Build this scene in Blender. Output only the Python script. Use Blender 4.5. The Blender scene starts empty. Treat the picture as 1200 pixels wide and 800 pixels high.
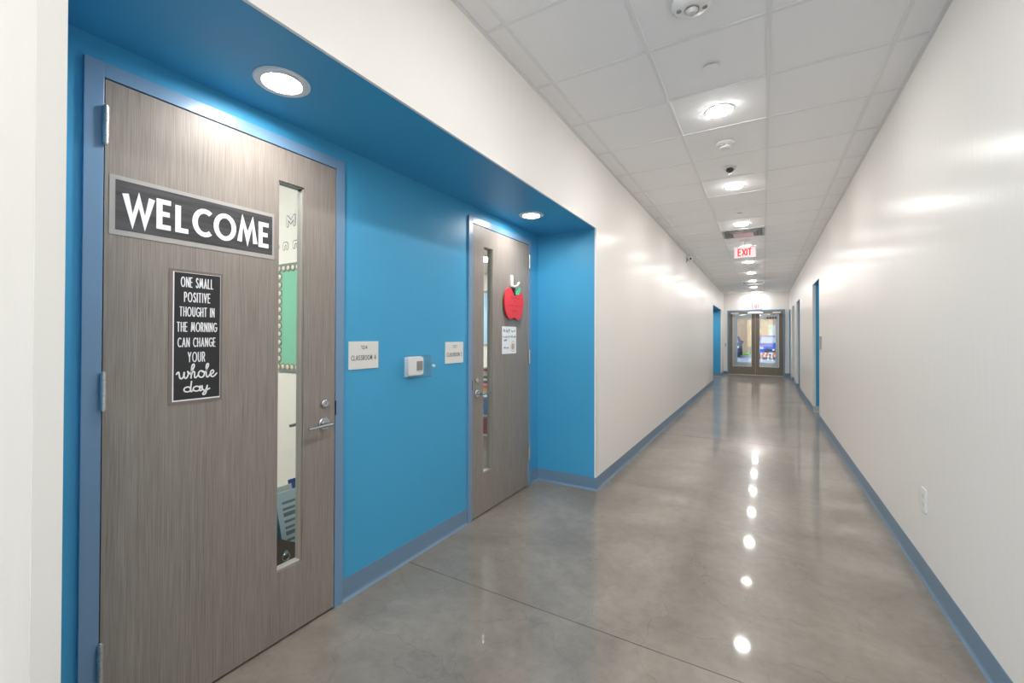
import bpy, math, random
from mathutils import Matrix, Vector
random.seed(7)
scene = bpy.context.scene
col = scene.collection

# ------------------------------------------------------------------ camera
F_PX, YAW, PITCH, ROLL, CY, EYE = 502.745, 0.5304, 0.0078, 0.0029, 390.67, 1.4092
sy_, cy_ = math.sin(YAW), math.cos(YAW)
sp, cp = math.sin(PITCH), math.cos(PITCH)
def cam_dir(r3, u3, f0):
    r = r3 * math.cos(ROLL) - u3 * math.sin(ROLL)
    u2 = r3 * math.sin(ROLL) + u3 * math.cos(ROLL)
    f = f0 * cp - u2 * sp
    z = f0 * sp + u2 * cp
    return Vector((r * cy_ - f * sy_, r * sy_ + f * cy_, z))
R_, U_, B_ = cam_dir(1, 0, 0), cam_dir(0, 1, 0), -cam_dir(0, 0, 1)
cam_data = bpy.data.cameras.new('camera')
cam = bpy.data.objects.new('camera', cam_data)
col.objects.link(cam)
m = Matrix.Identity(4)
for i in range(3):
    m[i][0], m[i][1], m[i][2] = R_[i], U_[i], B_[i]
m[2][3] = EYE
cam.matrix_world = m
cam_data.sensor_fit = 'HORIZONTAL'
cam_data.sensor_width = 36
cam_data.lens = F_PX / 1200 * 36
cam_data.shift_y = -(400 - CY) / 1200
cam_data.clip_start = 0.02
cam_data.clip_end = 300
scene.camera = cam

# ------------------------------------------------------------------ world, exposure
world = bpy.data.worlds.new('world')
scene.world = world
world.use_nodes = True
wn = world.node_tree
sky = wn.nodes.new('ShaderNodeTexSky')
sky.sky_type = 'NISHITA'
sky.sun_disc = False
sky.sun_elevation = math.radians(38)
sky.sun_rotation = math.radians(200)
bg = wn.nodes['Background']
bg.inputs['Strength'].default_value = 0.42
wn.links.new(sky.outputs[0], bg.inputs[0])
vs = scene.view_settings
vs.view_transform = 'Standard'
vs.look = 'None'
vs.gamma = 1
vs.use_curve_mapping = False
vs.exposure = 0.93
LAMP = 105.0          # radiance of the corridor downlight lenses
ALCOVE_LAMP = 110.0   # radiance of the soffit downlight lenses
ADDED_ROOM_LAMP = 26.0      # radiance of the added classroom light panels

# ------------------------------------------------------------------ dimensions (metres)
XL, XR, XD, H, ZS = -1.3326, 0.807, -1.9324, 3.0755, 2.4145
YN, YE, Y0, YR = -2.6, 18.466, 0.3144, 3.80
T = 2.3343
D1A, D1B, D2A, D2B = 0.4965, 1.5137, 2.628, 3.639
GX, GY, GT = -1.191, 2.5574, 0.6096
BASE = 0.116
FACE = 0.0508
R2A, R2B = 14.40, 17.29

# ------------------------------------------------------------------ materials
def srgb(r, g, b):
    f = lambda c: c / 12.92 if c <= 0.04045 else ((c + 0.055) / 1.055) ** 2.4
    return (f(r / 255), f(g / 255), f(b / 255), 1)
def mat(name, rgb, rough=0.5, metal=0.0, spec=0.5, emit=None, strength=0.0):
    mt = bpy.data.materials.new(name)
    mt.use_nodes = True
    p = mt.node_tree.nodes['Principled BSDF']
    p.inputs['Base Color'].default_value = srgb(*rgb)
    p.inputs['Roughness'].default_value = rough
    p.inputs['Metallic'].default_value = metal
    p.inputs['Specular IOR Level'].default_value = spec
    if emit:
        p.inputs['Emission Color'].default_value = srgb(*emit)
        p.inputs['Emission Strength'].default_value = strength
    return mt
def nd(mt, kind, **kw):
    n = mt.node_tree.nodes.new(kind)
    for k, v in kw.items():
        n.inputs[k].default_value = v
    return n
def ln(mt, a, b):
    mt.node_tree.links.new(a, b)
def pos_noise(mt, scale_vec, scale=1.0, detail=3.0, rough=0.5, distortion=0.0):
    g = mt.node_tree.nodes.new('ShaderNodeNewGeometry')
    mp = mt.node_tree.nodes.new('ShaderNodeMapping')
    mp.inputs['Scale'].default_value = scale_vec
    ln(mt, g.outputs['Position'], mp.inputs['Vector'])
    n = nd(mt, 'ShaderNodeTexNoise', Scale=scale, Detail=detail, Roughness=rough, Distortion=distortion)
    ln(mt, mp.outputs[0], n.inputs['Vector'])
    return n
def ramp(mt, fac, stops):
    r = mt.node_tree.nodes.new('ShaderNodeValToRGB')
    e = r.color_ramp.elements
    while len(e) < len(stops):
        e.new(0.5)
    for i, (p, c) in enumerate(stops):
        e[i].position = p
        e[i].color = c
    ln(mt, fac, r.inputs['Fac'])
    return r
def bump(mt, height, strength, dist):
    b = nd(mt, 'ShaderNodeBump', Strength=strength, Distance=dist)
    ln(mt, height, b.inputs['Height'])
    ln(mt, b.outputs[0], mt.node_tree.nodes['Principled BSDF'].inputs['Normal'])
def paint(name, rgb, rough, bump_s=0.06, spec=0.5):
    mt = mat(name, rgb, rough, spec=spec)
    n = pos_noise(mt, (9, 9, 1.2), 3.0, 3)          # vertical roller marks
    bump(mt, n.outputs[0], bump_s, 0.01)
    return mt
M = {}
M['wall'] = paint('cream_wall_paint', (242, 239, 235), 0.24, 0.12, .03)
M['wall_plain'] = mat('classroom_wall_paint', (232, 230, 224), 0.6)
M['blue'] = paint('blue_alcove_paint', (70, 160, 204), 0.4, 0.08, .3)
M['frame'] = paint('blue_grey_frame_enamel', (112, 145, 176), 0.3, 0.02)
M['base'] = mat('blue_grey_vinyl_base', (108, 136, 160), 0.38)
M['base_pale'] = mat('pale_grey_base', (196, 196, 194), 0.3)  # lighter version of the base, reflected light painted into its colour
M['guard'] = mat('off_white_vinyl_guard', (232, 230, 225), 0.32)
M['tile'] = mat('white_ceiling_board', (246, 246, 247), 0.85)
n = pos_noise(M['tile'], (1, 1, 1), 260, 2); bump(M['tile'], n.outputs[0], 0.12, 0.002)
M['tee'] = mat('white_grid_enamel', (236, 236, 237), 0.5)
M['white'] = mat('white_plastic', (236, 236, 235), 0.35)
M['chrome'] = mat('satin_chrome', (196, 197, 200), 0.24, 1.0)
M['steel'] = mat('brushed_steel_hinge', (205, 203, 200), 0.42, 1.0)
M['dark'] = mat('dark_gap', (18, 18, 20), 0.8)
M['black'] = mat('black_ink', (22, 22, 24), 0.6)
M['lens'] = mat('lit_lamp_lens', (255, 255, 255), 0.5, emit=(255, 253, 250), strength=LAMP)
M['lens2'] = mat('lit_soffit_lamp_lens', (255, 255, 255), 0.5, emit=(255, 252, 248), strength=ALCOVE_LAMP)
M['panel_light'] = mat('lit_panel_diffuser', (255, 255, 255), 0.5, emit=(255, 252, 246), strength=ADDED_ROOM_LAMP)
M['trim'] = mat('lamp_trim_white', (226, 228, 230), 0.4)

# polished concrete
fl = mat('polished_concrete', (140, 132, 123), 0.16, spec=0.5)
p = fl.node_tree.nodes['Principled BSDF']
a = pos_noise(fl, (1, 1, 1), 1.1, 8, 0.62, 0.6)
ra = ramp(fl, a.outputs[0], [(0.22, srgb(112, 104, 95)), (0.5, srgb(141, 132, 121)), (0.85, srgb(174, 165, 153))])
b = pos_noise(fl, (1, 1, 1), 14, 6, 0.7)
rb = ramp(fl, b.outputs[0], [(0.25, (0.72, 0.72, 0.72, 1)), (0.6, (1, 1, 1, 1))])
mx = fl.node_tree.nodes.new('ShaderNodeMixRGB'); mx.blend_type = 'MULTIPLY'; mx.inputs[0].default_value = 0.75
ln(fl, ra.outputs[0], mx.inputs[1]); ln(fl, rb.outputs[0], mx.inputs[2])
# hairline cracks
g = fl.node_tree.nodes.new('ShaderNodeNewGeometry')
vo = nd(fl, 'ShaderNodeTexVoronoi', Scale=2.6); vo.feature = 'DISTANCE_TO_EDGE'
wob = pos_noise(fl, (1, 1, 1), 4, 3)
add = fl.node_tree.nodes.new('ShaderNodeMixRGB'); add.blend_type = 'ADD'; add.inputs[0].default_value = 0.25
ln(fl, g.outputs['Position'], add.inputs[1]); ln(fl, wob.outputs['Color'], add.inputs[2]); ln(fl, add.outputs[0], vo.inputs['Vector'])
rc = ramp(fl, vo.outputs['Distance'], [(0.0, (0.78, 0.78, 0.78, 1)), (0.008, (1, 1, 1, 1))])
mx2 = fl.node_tree.nodes.new('ShaderNodeMixRGB'); mx2.blend_type = 'MULTIPLY'; mx2.inputs[0].default_value = 0.8
ln(fl, mx.outputs[0], mx2.inputs[1]); ln(fl, rc.outputs[0], mx2.inputs[2]); ln(fl, mx2.outputs[0], p.inputs['Base Color'])
rr = ramp(fl, a.outputs[0], [(0.25, (0.29, 0.29, 0.29, 1)), (0.8, (0.36, 0.36, 0.36, 1))])
ln(fl, rr.outputs[0], p.inputs['Roughness'])
p.inputs['Coat Weight'].default_value = 0.55; p.inputs['Coat Roughness'].default_value = 0.055; p.inputs['Coat IOR'].default_value = 1.5
p.inputs['Specular IOR Level'].default_value = 0.35
bw = pos_noise(fl, (1, 1, 1), 3.5, 3)
bump(fl, bw.outputs[0], 0.05, 0.01)
M['floor'] = fl

# grey laminate with a fine vertical grain
def laminate(name, c0, c1, c2, rough=0.42):
    mt = mat(name, (140, 130, 122), rough, spec=.25)
    pr = mt.node_tree.nodes['Principled BSDF']
    n1 = pos_noise(mt, (300, 300, 5.0), 1.0, 4, 0.6, 0.3)
    n2 = pos_noise(mt, (44, 44, 0.9), 1.0, 4, 0.55, 1.2)
    r1 = ramp(mt, n1.outputs[0], [(0.3, srgb(*c0)), (0.52, srgb(*c1)), (0.72, srgb(*c2))])
    r2 = ramp(mt, n2.outputs[0], [(0.28, (0.9, 0.89, 0.88, 1)), (0.68, (1.06, 1.06, 1.06, 1))])
    x = mt.node_tree.nodes.new('ShaderNodeMixRGB'); x.blend_type = 'MULTIPLY'; x.inputs[0].default_value = 0.8
    ln(mt, r1.outputs[0], x.inputs[1]); ln(mt, r2.outputs[0], x.inputs[2]); ln(mt, x.outputs[0], pr.inputs['Base Color'])
    bump(mt, n1.outputs[0], 0.1, 0.001)
    return mt
M['laminate'] = laminate('grey_wood_laminate', (128, 119, 112), (144, 136, 129), (158, 150, 143))
M['end_leaf'] = laminate('taupe_wood_laminate', (112, 104, 94), (128, 120, 108), (142, 134, 122), 0.4)

def glass_mat(name, tint=(1, 1, 1, 1), gloss=0.02, ior=1.5):
    mt = bpy.data.materials.new(name); mt.use_nodes = True
    t = mt.node_tree; t.nodes.clear()
    o = t.nodes.new('ShaderNodeOutputMaterial'); x = t.nodes.new('ShaderNodeMixShader')
    tr = t.nodes.new('ShaderNodeBsdfTransparent'); tr.inputs[0].default_value = tint
    gl = t.nodes.new('ShaderNodeBsdfGlossy'); gl.inputs['Roughness'].default_value = gloss
    lw = t.nodes.new('ShaderNodeLayerWeight'); lw.inputs[0].default_value = 0.5
    pw = t.nodes.new('ShaderNodeMath'); pw.operation = 'POWER'; pw.inputs[1].default_value = 4.0
    fr = t.nodes.new('ShaderNodeMath'); fr.operation = 'MULTIPLY_ADD'; fr.inputs[1].default_value = 0.9; fr.inputs[2].default_value = 0.03
    t.links.new(lw.outputs['Facing'], pw.inputs[0]); t.links.new(pw.outputs[0], fr.inputs[0])
    t.links.new(fr.outputs[0], x.inputs[0]); t.links.new(tr.outputs[0], x.inputs[1]); t.links.new(gl.outputs[0], x.inputs[2])
    t.links.new(x.outputs[0], o.inputs[0])
    return mt
M['glass'] = glass_mat('door_glass', (0.94, 0.96, 0.95, 1))
M['clear'] = glass_mat('clear_acrylic', (0.985, 0.99, 0.99, 1), 0.08, 1.5)
M['glass_tinted'] = glass_mat('tinted_storefront_glass', (0.66, 0.68, 0.70, 1))
M['glass_end'] = glass_mat('end_door_glass', (0.86, 0.88, 0.89, 1))

# ------------------------------------------------------------------ mesh helpers
LOC = {}
def tag(o, label=None, cat=None, group=None, kind=None):
    if label: o['label'] = label
    if cat: o['category'] = cat
    if group: o['group'] = group
    if kind: o['kind'] = kind
    return o
def empty(name, loc):
    o = bpy.data.objects.new(name, None); col.objects.link(o)
    o.empty_display_size = 0.05
    o.location = loc; LOC[o.name] = Vector(loc)
    return o
class MB:
    def __init__(s): s.v, s.f = [], []; s.smooth = set()
    def box(s, x0, x1, y0, y1, z0, z1):
        if x0 > x1: x0, x1 = x1, x0
        if y0 > y1: y0, y1 = y1, y0
        if z0 > z1: z0, z1 = z1, z0
        i = len(s.v)
        s.v += [(x, y, z) for z in (z0, z1) for y in (y0, y1) for x in (x0, x1)]
        s.f += [tuple(i + k for k in q) for q in ((0, 2, 3, 1), (4, 5, 7, 6), (0, 1, 5, 4), (2, 6, 7, 3), (0, 4, 6, 2), (1, 3, 7, 5))]
        return s
    def rbox(s, x0, x1, y0, y1, z0, z1, r, axis=0, n=4):
        """box with its four edges along `axis` rounded"""
        lo = [x0, y0, z0]; hi = [x1, y1, z1]
        A, Bx = [k for k in range(3) if k != axis]
        pts = []
        for (ca, cb, a0) in ((hi[A] - r, hi[Bx] - r, 0), (lo[A] + r, hi[Bx] - r, 90), (lo[A] + r, lo[Bx] + r, 180), (hi[A] - r, lo[Bx] + r, 270)):
            for k in range(n + 1):
                t = math.radians(a0 + 90 * k / n)
                pts.append((ca + r * math.cos(t), cb + r * math.sin(t)))
        return s.prism(pts, axis, lo[axis], hi[axis])
    def prism(s, pts, axis, d0, d1):
        A, Bx = [k for k in range(3) if k != axis]
        i = len(s.v); n = len(pts)
        for d in (d0, d1):
            for (p, q) in pts:
                c = [0, 0, 0]; c[axis] = d; c[A] = p; c[Bx] = q
                s.v.append(tuple(c))
        area = sum(pts[k][0] * pts[(k + 1) % n][1] - pts[(k + 1) % n][0] * pts[k][1] for k in range(n))
        flip = (area < 0) != (axis == 1)
        b0 = tuple(range(i, i + n)); b1 = tuple(range(i + n, i + 2 * n))
        if flip:
            s.f += [b0, b1[::-1]]
            s.f += [(i + k, i + n + k, i + n + (k + 1) % n, i + (k + 1) % n) for k in range(n)]
        else:
            s.f += [b0[::-1], b1]
            s.f += [(i + k, i + (k + 1) % n, i + n + (k + 1) % n, i + n + k) for k in range(n)]
        return s
    def lathe(s, c, prof, axis=2, n=28, closed=False):
        """prof: (radius, distance along axis) outline turned about the axis through c"""
        A, Bx = [k for k in range(3) if k != axis]
        i = len(s.v); m_ = len(prof)
        for (r, d) in prof:
            for k in range(n):
                t = 2 * math.pi * k / n
                q = [0, 0, 0]; q[axis] = c[axis] + d; q[A] = c[A] + r * math.cos(t); q[Bx] = c[Bx] + r * math.sin(t)
                s.v.append(tuple(q))
        rng = m_ if closed else m_ - 1
        for j in range(rng):
            jj = (j + 1) % m_
            for k in range(n):
                fidx = len(s.f)
                s.f.append((i + j * n + k, i + j * n + (k + 1) % n, i + jj * n + (k + 1) % n, i + jj * n + k))
                s.smooth.add(fidx)
        return s
    def tube(s, pts, r, n=10, caps=True):
        pts = [Vector(q) for q in pts]
        rad = r if isinstance(r, (list, tuple)) else [r] * len(pts)
        i = len(s.v); up = Vector((0.13, 0.27, 0.95)).normalized()
        for k, q in enumerate(pts):
            d = (pts[min(k + 1, len(pts) - 1)] - pts[max(k - 1, 0)]).normalized()
            a = d.cross(up).normalized(); bb = d.cross(a).normalized()
            for j in range(n):
                t = 2 * math.pi * j / n
                s.v.append(tuple(q + (a * math.cos(t) + bb * math.sin(t)) * rad[k]))
        for k in range(len(pts) - 1):
            for j in range(n):
                s.smooth.add(len(s.f))
                s.f.append((i + k * n + j, i + k * n + (j + 1) % n, i + (k + 1) * n + (j + 1) % n, i + (k + 1) * n + j))
        if caps:
            s.f += [tuple(range(i, i + n))[::-1], tuple(range(i + (len(pts) - 1) * n, i + len(pts) * n))]
        return s
    def poly(s, pts):
        i = len(s.v); s.v += [tuple(q) for q in pts]; s.f.append(tuple(range(i, i + len(pts)))); return s
    def build(s, name, mt, parent=None, origin=None, bevel=0.0):
        if parent is not None:
            o_ = LOC[parent.name]
        else:
            o_ = Vector(origin) if origin is not None else Vector((0, 0, 0))
        me = bpy.data.meshes.new(name)
        me.from_pydata([tuple(Vector(q) - o_) for q in s.v], [], s.f)
        for k in s.smooth:
            me.polygons[k].use_smooth = True
        me.materials.append(M[mt] if isinstance(mt, str) else mt)
        me.validate(); me.update()
        if s.smooth: me.set_sharp_from_angle(angle=math.radians(32))
        o = bpy.data.objects.new(name, me); col.objects.link(o)
        if parent is not None:
            o.parent = parent; LOC[o.name] = o_
        else:
            o.location = o_; LOC[o.name] = o_
        if bevel:
            b_ = o.modifiers.new('bevel', 'BEVEL'); b_.width = bevel; b_.segments = 2; b_.limit_method = 'ANGLE'
        return o
def struct(mb, name, mt, origin=None, bevel=0.0):
    o = mb.build(name, mt, None, origin, bevel); o['kind'] = 'structure'; return o
def copy_tree(o, parent=None):
    c = o.copy(); col.objects.link(c); c.parent = parent
    for ch in [q for q in bpy.data.objects if q.parent == o]:
        copy_tree(ch, c)
    return c

# ------------------------------------------------------------------ the stroke alphabet used for all printed words
def arc(cx, cy2, rx, ry, a0, a1, n=14):
    return [(cx + rx * math.cos(math.radians(a0 + (a1 - a0) * k / n)), cy2 + ry * math.sin(math.radians(a0 + (a1 - a0) * k / n))) for k in range(n + 1)]
def spline(pts, n=6):
    out = []
    for i in range(len(pts) - 1):
        p0, p1, p2, p3 = pts[max(i - 1, 0)], pts[i], pts[i + 1], pts[min(i + 2, len(pts) - 1)]
        for k in range(n):
            t = k / n
            out.append(tuple(0.5 * (2 * p1[j] + (p2[j] - p0[j]) * t + (2 * p0[j] - 5 * p1[j] + 4 * p2[j] - p3[j]) * t * t + (3 * p1[j] - p0[j] - 3 * p2[j] + p3[j]) * t ** 3) for j in (0, 1)))
    return out + [pts[-1]]
S_CURVE = spline([(.5, .86), (.36, .99), (.2, .98), (.06, .85), (.08, .66), (.26, .53), (.45, .42), (.54, .24), (.44, .05), (.25, 0), (.08, .05), (.0, .17)], 4)
GLYPH = {
 'A': (.72, [[(0, 0), (.36, 1), (.72, 0)], [(.13, .32), (.59, .32)]]),
 'C': (.74, [arc(.48, .5, .48, .5, 52, 308)]),
 'D': (.7, [[(0, 0), (0, 1), (.2, 1)] + arc(.2, .5, .5, .5, 90, -90) + [(0, 0)]]),
 'E': (.5, [[(.5, 1), (0, 1), (0, 0), (.5, 0)], [(0, .52), (.45, .52)]]),
 'F': (.5, [[(.5, 1), (0, 1), (0, 0)], [(0, .5), (.42, .5)]]),
 'G': (.8, [arc(.48, .5, .48, .5, 48, 330) + [(.92, .46), (.52, .46)]]),
 'H': (.62, [[(0, 0), (0, 1)], [(.62, 0), (.62, 1)], [(0, .5), (.62, .5)]]),
 'I': (.02, [[(0.01, 0), (0.01, 1)]]),
 'K': (.6, [[(0, 0), (0, 1)], [(.58, 1), (0, .42)], [(.2, .6), (.6, 0)]]),
 'L': (.48, [[(0, 1), (0, 0), (.48, 0)]]),
 'M': (.92, [[(0, 0), (.17, 1), (.46, .16), (.75, 1), (.92, 0)]]),
 'N': (.66, [[(0, 0), (0, 1), (.66, 0), (.66, 1)]]),
 'O': (.98, [arc(.49, .5, .49, .5, 90, 450, 26)]),
 'P': (.52, [[(0, 0), (0, 1), (.26, 1)] + arc(.26, .74, .26, .26, 90, -90) + [(0, .48)]]),
 'R': (.56, [[(0, 0), (0, 1), (.26, 1)] + arc(.26, .75, .26, .25, 90, -90) + [(0, .5)], [(.26, .5), (.56, 0)]]),
 'S': (.54, [S_CURVE]),
 'T': (.6, [[(0, 1), (.6, 1)], [(.3, 1), (.3, 0)]]),
 'U': (.62, [[(0, 1), (0, .3)] + arc(.31, .3, .31, .3, 180, 360) + [(.62, 1)]]),
 'V': (.66, [[(0, 1), (.33, 0), (.66, 1)]]),
 'W': (1.12, [[(0, 1), (.3, 0), (.56, .86), (.82, 0), (1.12, 1)]]),
 'X': (.62, [[(0, 0), (.62, 1)], [(0, 1), (.62, 0)]]),
 'Y': (.62, [[(0, 1), (.31, .48), (.62, 1)], [(.31, .48), (.31, 0)]]),
 '1': (.3, [[(0, .8), (.26, 1), (.26, 0)]]),
 '2': (.56, [spline([(.02, .74), (.1, .93), (.28, 1), (.46, .92), (.52, .72), (.42, .5), (.2, .22), (0, 0)], 4) + [(.56, 0)]]),
 '4': (.6, [[(.44, 0), (.44, 1), (0, .3), (.6, .3)]]),
 ' ': (.3, []),
 # joined script
 'w': (.66, [spline([(-.06, .34), (0, .46), (.06, .46), (.09, .25), (.13, .05), (.22, .0), (.31, .14), (.35, .44), (.35, .16), (.42, 0), (.52, .1), (.58, .36), (.54, .5), (.58, .38), (.7, .4)], 5)]),
 'h': (.4, [spline([(-.02, .3), (.12, .58), (.21, .88), (.17, 1.02), (.09, .9), (.06, .5), (.04, 0)], 5), spline([(.05, .2), (.14, .44), (.23, .44), (.24, .24), (.24, .06), (.31, 0), (.42, .16)], 5)]),
 'o': (.4, [arc(.2, .25, .17, .25, 100, 460, 18), spline([(.2, .5), (.28, .4), (.42, .42)], 4)]),
 'l': (.26, [spline([(-.02, .36), (.1, .62), (.18, .9), (.14, 1.02), (.06, .88), (.05, .4), (.07, .08), (.15, 0), (.28, .18)], 5)]),
 'e': (.36, [spline([(-.02, .18), (.12, .22), (.22, .36), (.17, .5), (.06, .42), (.03, .2), (.1, .02), (.22, .02), (.4, .24)], 5)]),
 'd': (.44, [arc(.18, .24, .17, .24, 60, 420, 18), spline([(.38, 1.0), (.35, .5), (.33, .1), (.38, 0), (.48, .16)], 5)]),
 'a': (.42, [arc(.18, .24, .17, .24, 60, 420, 18), spline([(.36, .48), (.34, .2), (.35, .04), (.4, .0), (.47, .16)], 5)]),
 'y': (.4, [spline([(-.02, .3), (.03, .48), (.04, .2), (.12, .02), (.22, .08), (.3, .46)], 5), spline([(.3, .48), (.27, .05), (.2, -.34), (.1, -.42), (.07, -.28), (.2, -.06), (.42, .16)], 5)]),
}
def text_lines(txt, gap=.2, sq=None):
    x, out = 0, []
    for ch in txt:
        w, st = GLYPH[ch]
        k = (sq or {}).get(ch, 1)
        out += [[(x + a_ * k, b_) for a_, b_ in pl] for pl in st]
        x += w * k + gap
    return out
def strokes(lines, width, y0, y1, z0, z1, x, axis=0, flip=False, rounded=True, pad=True):
    """lay polylines into the box (y0..y1, z0..z1) of the plane axis=x, as flat ribbons"""
    pts = [q for l in lines for q in l]
    a0, a1 = min(q[0] for q in pts), max(q[0] for q in pts)
    b0, b1 = min(q[1] for q in pts), max(q[1] for q in pts)
    hw = width / 2; pd = hw if pad else 0
    sa = (y1 - y0 - 2 * pd) / max(a1 - a0, 1e-6); sb = (z1 - z0 - 2 * pd) / max(b1 - b0, 1e-6)
    mb = MB()
    if rounded:
        parts_ = []
        for l in lines:
            l = [l[0]] + [c for k, c in enumerate(l[1:]) if abs(c[0] - l[k][0]) + abs(c[1] - l[k][1]) > 1e-5]
            cur = [l[0]]
            for k in range(1, len(l)):
                cur.append(l[k])
                if k < len(l) - 1:
                    d0 = ((l[k][0] - l[k - 1][0]) * sa, (l[k][1] - l[k - 1][1]) * sb); d1 = ((l[k + 1][0] - l[k][0]) * sa, (l[k + 1][1] - l[k][1]) * sb)
                    L0, L1 = math.hypot(*d0) or 1e-9, math.hypot(*d1) or 1e-9
                    if (d0[0] * d1[0] + d0[1] * d1[1]) / (L0 * L1) < -.15:
                        parts_.append(cur); cur = [l[k]]
            parts_.append(cur)
        lines = parts_
    for li, l in enumerate(lines):
        lift = .0003 * (li % 4)
        q = [((y0 + y1) - (y0 + pd + (a - a0) * sa) if flip else y0 + pd + (a - a0) * sa, z0 + pd + (b - b0) * sb) for a, b in l]
        q = [q[0]] + [c for k, c in enumerate(q[1:]) if math.hypot(c[0] - q[k][0], c[1] - q[k][1]) > 1e-6]
        closed = math.hypot(q[0][0] - q[-1][0], q[0][1] - q[-1][1]) < 1e-6 and len(q) > 3
        if closed: q = q[:-1]
        n_ = len(q); D = []
        if n_ < 2: continue
        for k in range(n_ if closed else n_ - 1):
            dx, dy = q[(k + 1) % n_][0] - q[k][0], q[(k + 1) % n_][1] - q[k][1]
            L = math.hypot(dx, dy) or 1e-9; D.append((dx / L, dy / L))
        left, right = [], []
        for k in range(n_):
            d0 = D[k - 1] if (closed or k) else None
            d1 = D[k % len(D)] if (closed or k < n_ - 1) else None
            if d0 is None or d1 is None:
                d = d1 or d0; o_ = (-d[1], d[0])
            else:
                c_ = max(d0[0] * d1[0] + d0[1] * d1[1], -.86)
                o_ = ((-d0[1] - d1[1]) / (1 + c_), (d0[0] + d1[0]) / (1 + c_))
            left.append((q[k][0] + o_[0] * hw, q[k][1] + o_[1] * hw)); right.append((q[k][0] - o_[0] * hw, q[k][1] - o_[1] * hw))
        def put(poly):
            mb.poly([(x + lift, u, v) if axis == 0 else (u, x - lift, v) for (u, v) in poly])
        for k in range(n_ if closed else n_ - 1):
            put([left[k], right[k], right[(k + 1) % n_], left[(k + 1) % n_]])
        if rounded and not closed:
            for (c, d, sg) in ((q[0], D[0], -1), (q[-1], D[-1], 1)):
                put([(c[0] + hw * (-d[1] * math.cos(t) + sg * d[0] * math.sin(t)), c[1] + hw * (d[0] * math.cos(t) + sg * d[1] * math.sin(t))) for t in [math.pi * m_ / 6 for m_ in range(7)]])
    return mb

# ================================================================== THE SETTING
# floor slab, cut at the saw joints
joints = [-2.57, 2.0, 6.57, 11.14, 15.71, 20.28]
fx0, fx1 = -2.35, 1.5
floor = struct(MB().box(-9.2, 3, -4, 20.75, -0.2, -0.006), 'floor', mat('joint_filler', (82, 74, 66), 0.7))
for i in range(len(joints) - 1):
    MB().box(fx0, fx1, joints[i] + 0.0025, joints[i + 1] - 0.0025, -0.006, 0).build('floor_slab', 'floor', floor)
MB().box(-9.2, fx0, -4, 20.75, -0.006, 0).build('classroom_slab', 'floor', floor)
tag(floor, 'polished grey-brown concrete floor with saw-cut joints', 'floor')

# cream corridor walls: thin outer skins, the blue recesses open behind them
SK = 0.013
w = MB()
for (y0, y1, z0) in ((YN, Y0, 0), (Y0, YR, ZS), (YR, R2A, 0), (R2A, R2B, ZS), (R2B, YE, 0)):
    w.box(XL - SK, XL, y0, y1, z0, 3.3)
wall_left = struct(w, 'wall_left', 'wall')
tag(wall_left, 'glossy cream corridor wall on the left, around the blue alcove', 'wall')
RIGHT = [(8.84, 9.93, .45), (13.32, 14.55, .45), (15.72, 16.67, .45), (17.70, YE, .45)]
w = MB(); y = YN
for (a_, b_, d_) in RIGHT:
    w.box(XR, XR + SK, y, a_, 0, 3.3); w.box(XR, XR + SK, a_, b_, ZS, 3.3); y = b_
if y < YE: w.box(XR, XR + SK, y, YE, 0, 3.3)
wall_right = struct(w, 'wall_right', 'wall')
tag(wall_right, 'long glossy cream corridor wall on the right', 'wall')
EX0, EX1, ET = -1.203, 0.670, 2.445
w = MB().box(XL - SK, EX0, YE, YE + .14, 0, 3.3).box(EX1, XR, YE, YE + .14, 0, 3.3).box(EX0, EX1, YE, YE + .14, ET, 3.3)
tag(struct(w, 'wall_end', 'wall'), 'cream end wall around the double glass doors', 'wall')
w = MB().box(-2.2, -1.2, YN - .12, YN, 0, 3.3).box(.68, 1.6, YN - .12, YN, 0, 3.3).box(-1.2, .68, YN - .12, YN, 2.9, 3.3)
tag(struct(w, 'wall_near', 'wall'), 'cream corridor wall around the entrance glazing behind the camera', 'wall')
e = empty('window_1', (-.26, YN, 0)); tag(e, 'tall entrance glazing at the near end of the corridor behind the camera', 'window', kind='structure')  # glazing added out of view to bring daylight in from behind the camera
f = MB()
for x_ in (-1.2, -.29, .63): f.box(x_, x_ + .05, YN - .1, YN - .02, 0, 2.9)
for z_ in (0, 2.2, 2.85): f.box(-1.15, -.29, YN - .1, YN - .02, z_, z_ + .05).box(-.24, .63, YN - .1, YN - .02, z_, z_ + .05)
f.build('window_frame', 'frame', e)
for (a_, b_) in ((-1.15, -.29), (-.24, .63)):
    for (c_, d_) in ((.05, 2.2), (2.25, 2.85)):
        MB().box(a_, b_, YN - .063, YN - .057, c_, d_).build('glass_pane', 'glass', e)

def recess(y0, y1, doors, nm, lab):
    """blue alcove on the left: back wall with door openings, two returns and a soffit"""
    bk = MB(); y_ = y0 - .1
    for (a_, b_) in doors:
        bk.box(XD - .12, XD, y_, a_ + .03, 0, ZS); bk.box(XD - .12, XD, a_ + .03, b_ - .03, T - .03, ZS); y_ = b_ - .03
    bk.box(XD - .12, XD, y_, y1 + .1, 0, ZS)
    bk.box(XD, XL - SK, y0 - .1, y0, 0, ZS).box(XD, XL - SK, y1, y1 + .1, 0, ZS)
    bk.box(XD - .12, XL - SK, y0 - .1, y1 + .1, ZS, ZS + .1)
    return tag(struct(bk, nm, 'blue'), lab, 'wall')
recess(Y0, YR, [(D1A, D1B), (D2A, D2B)], 'wall_alcove', 'bright blue painted alcove with soffit around the two classroom doors')
recess(R2A, R2B, [(14.75, 15.767), (15.95, 16.967)], 'wall_far_alcove', 'blue painted alcove far down the left wall near the end doors')
w = MB()
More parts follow.
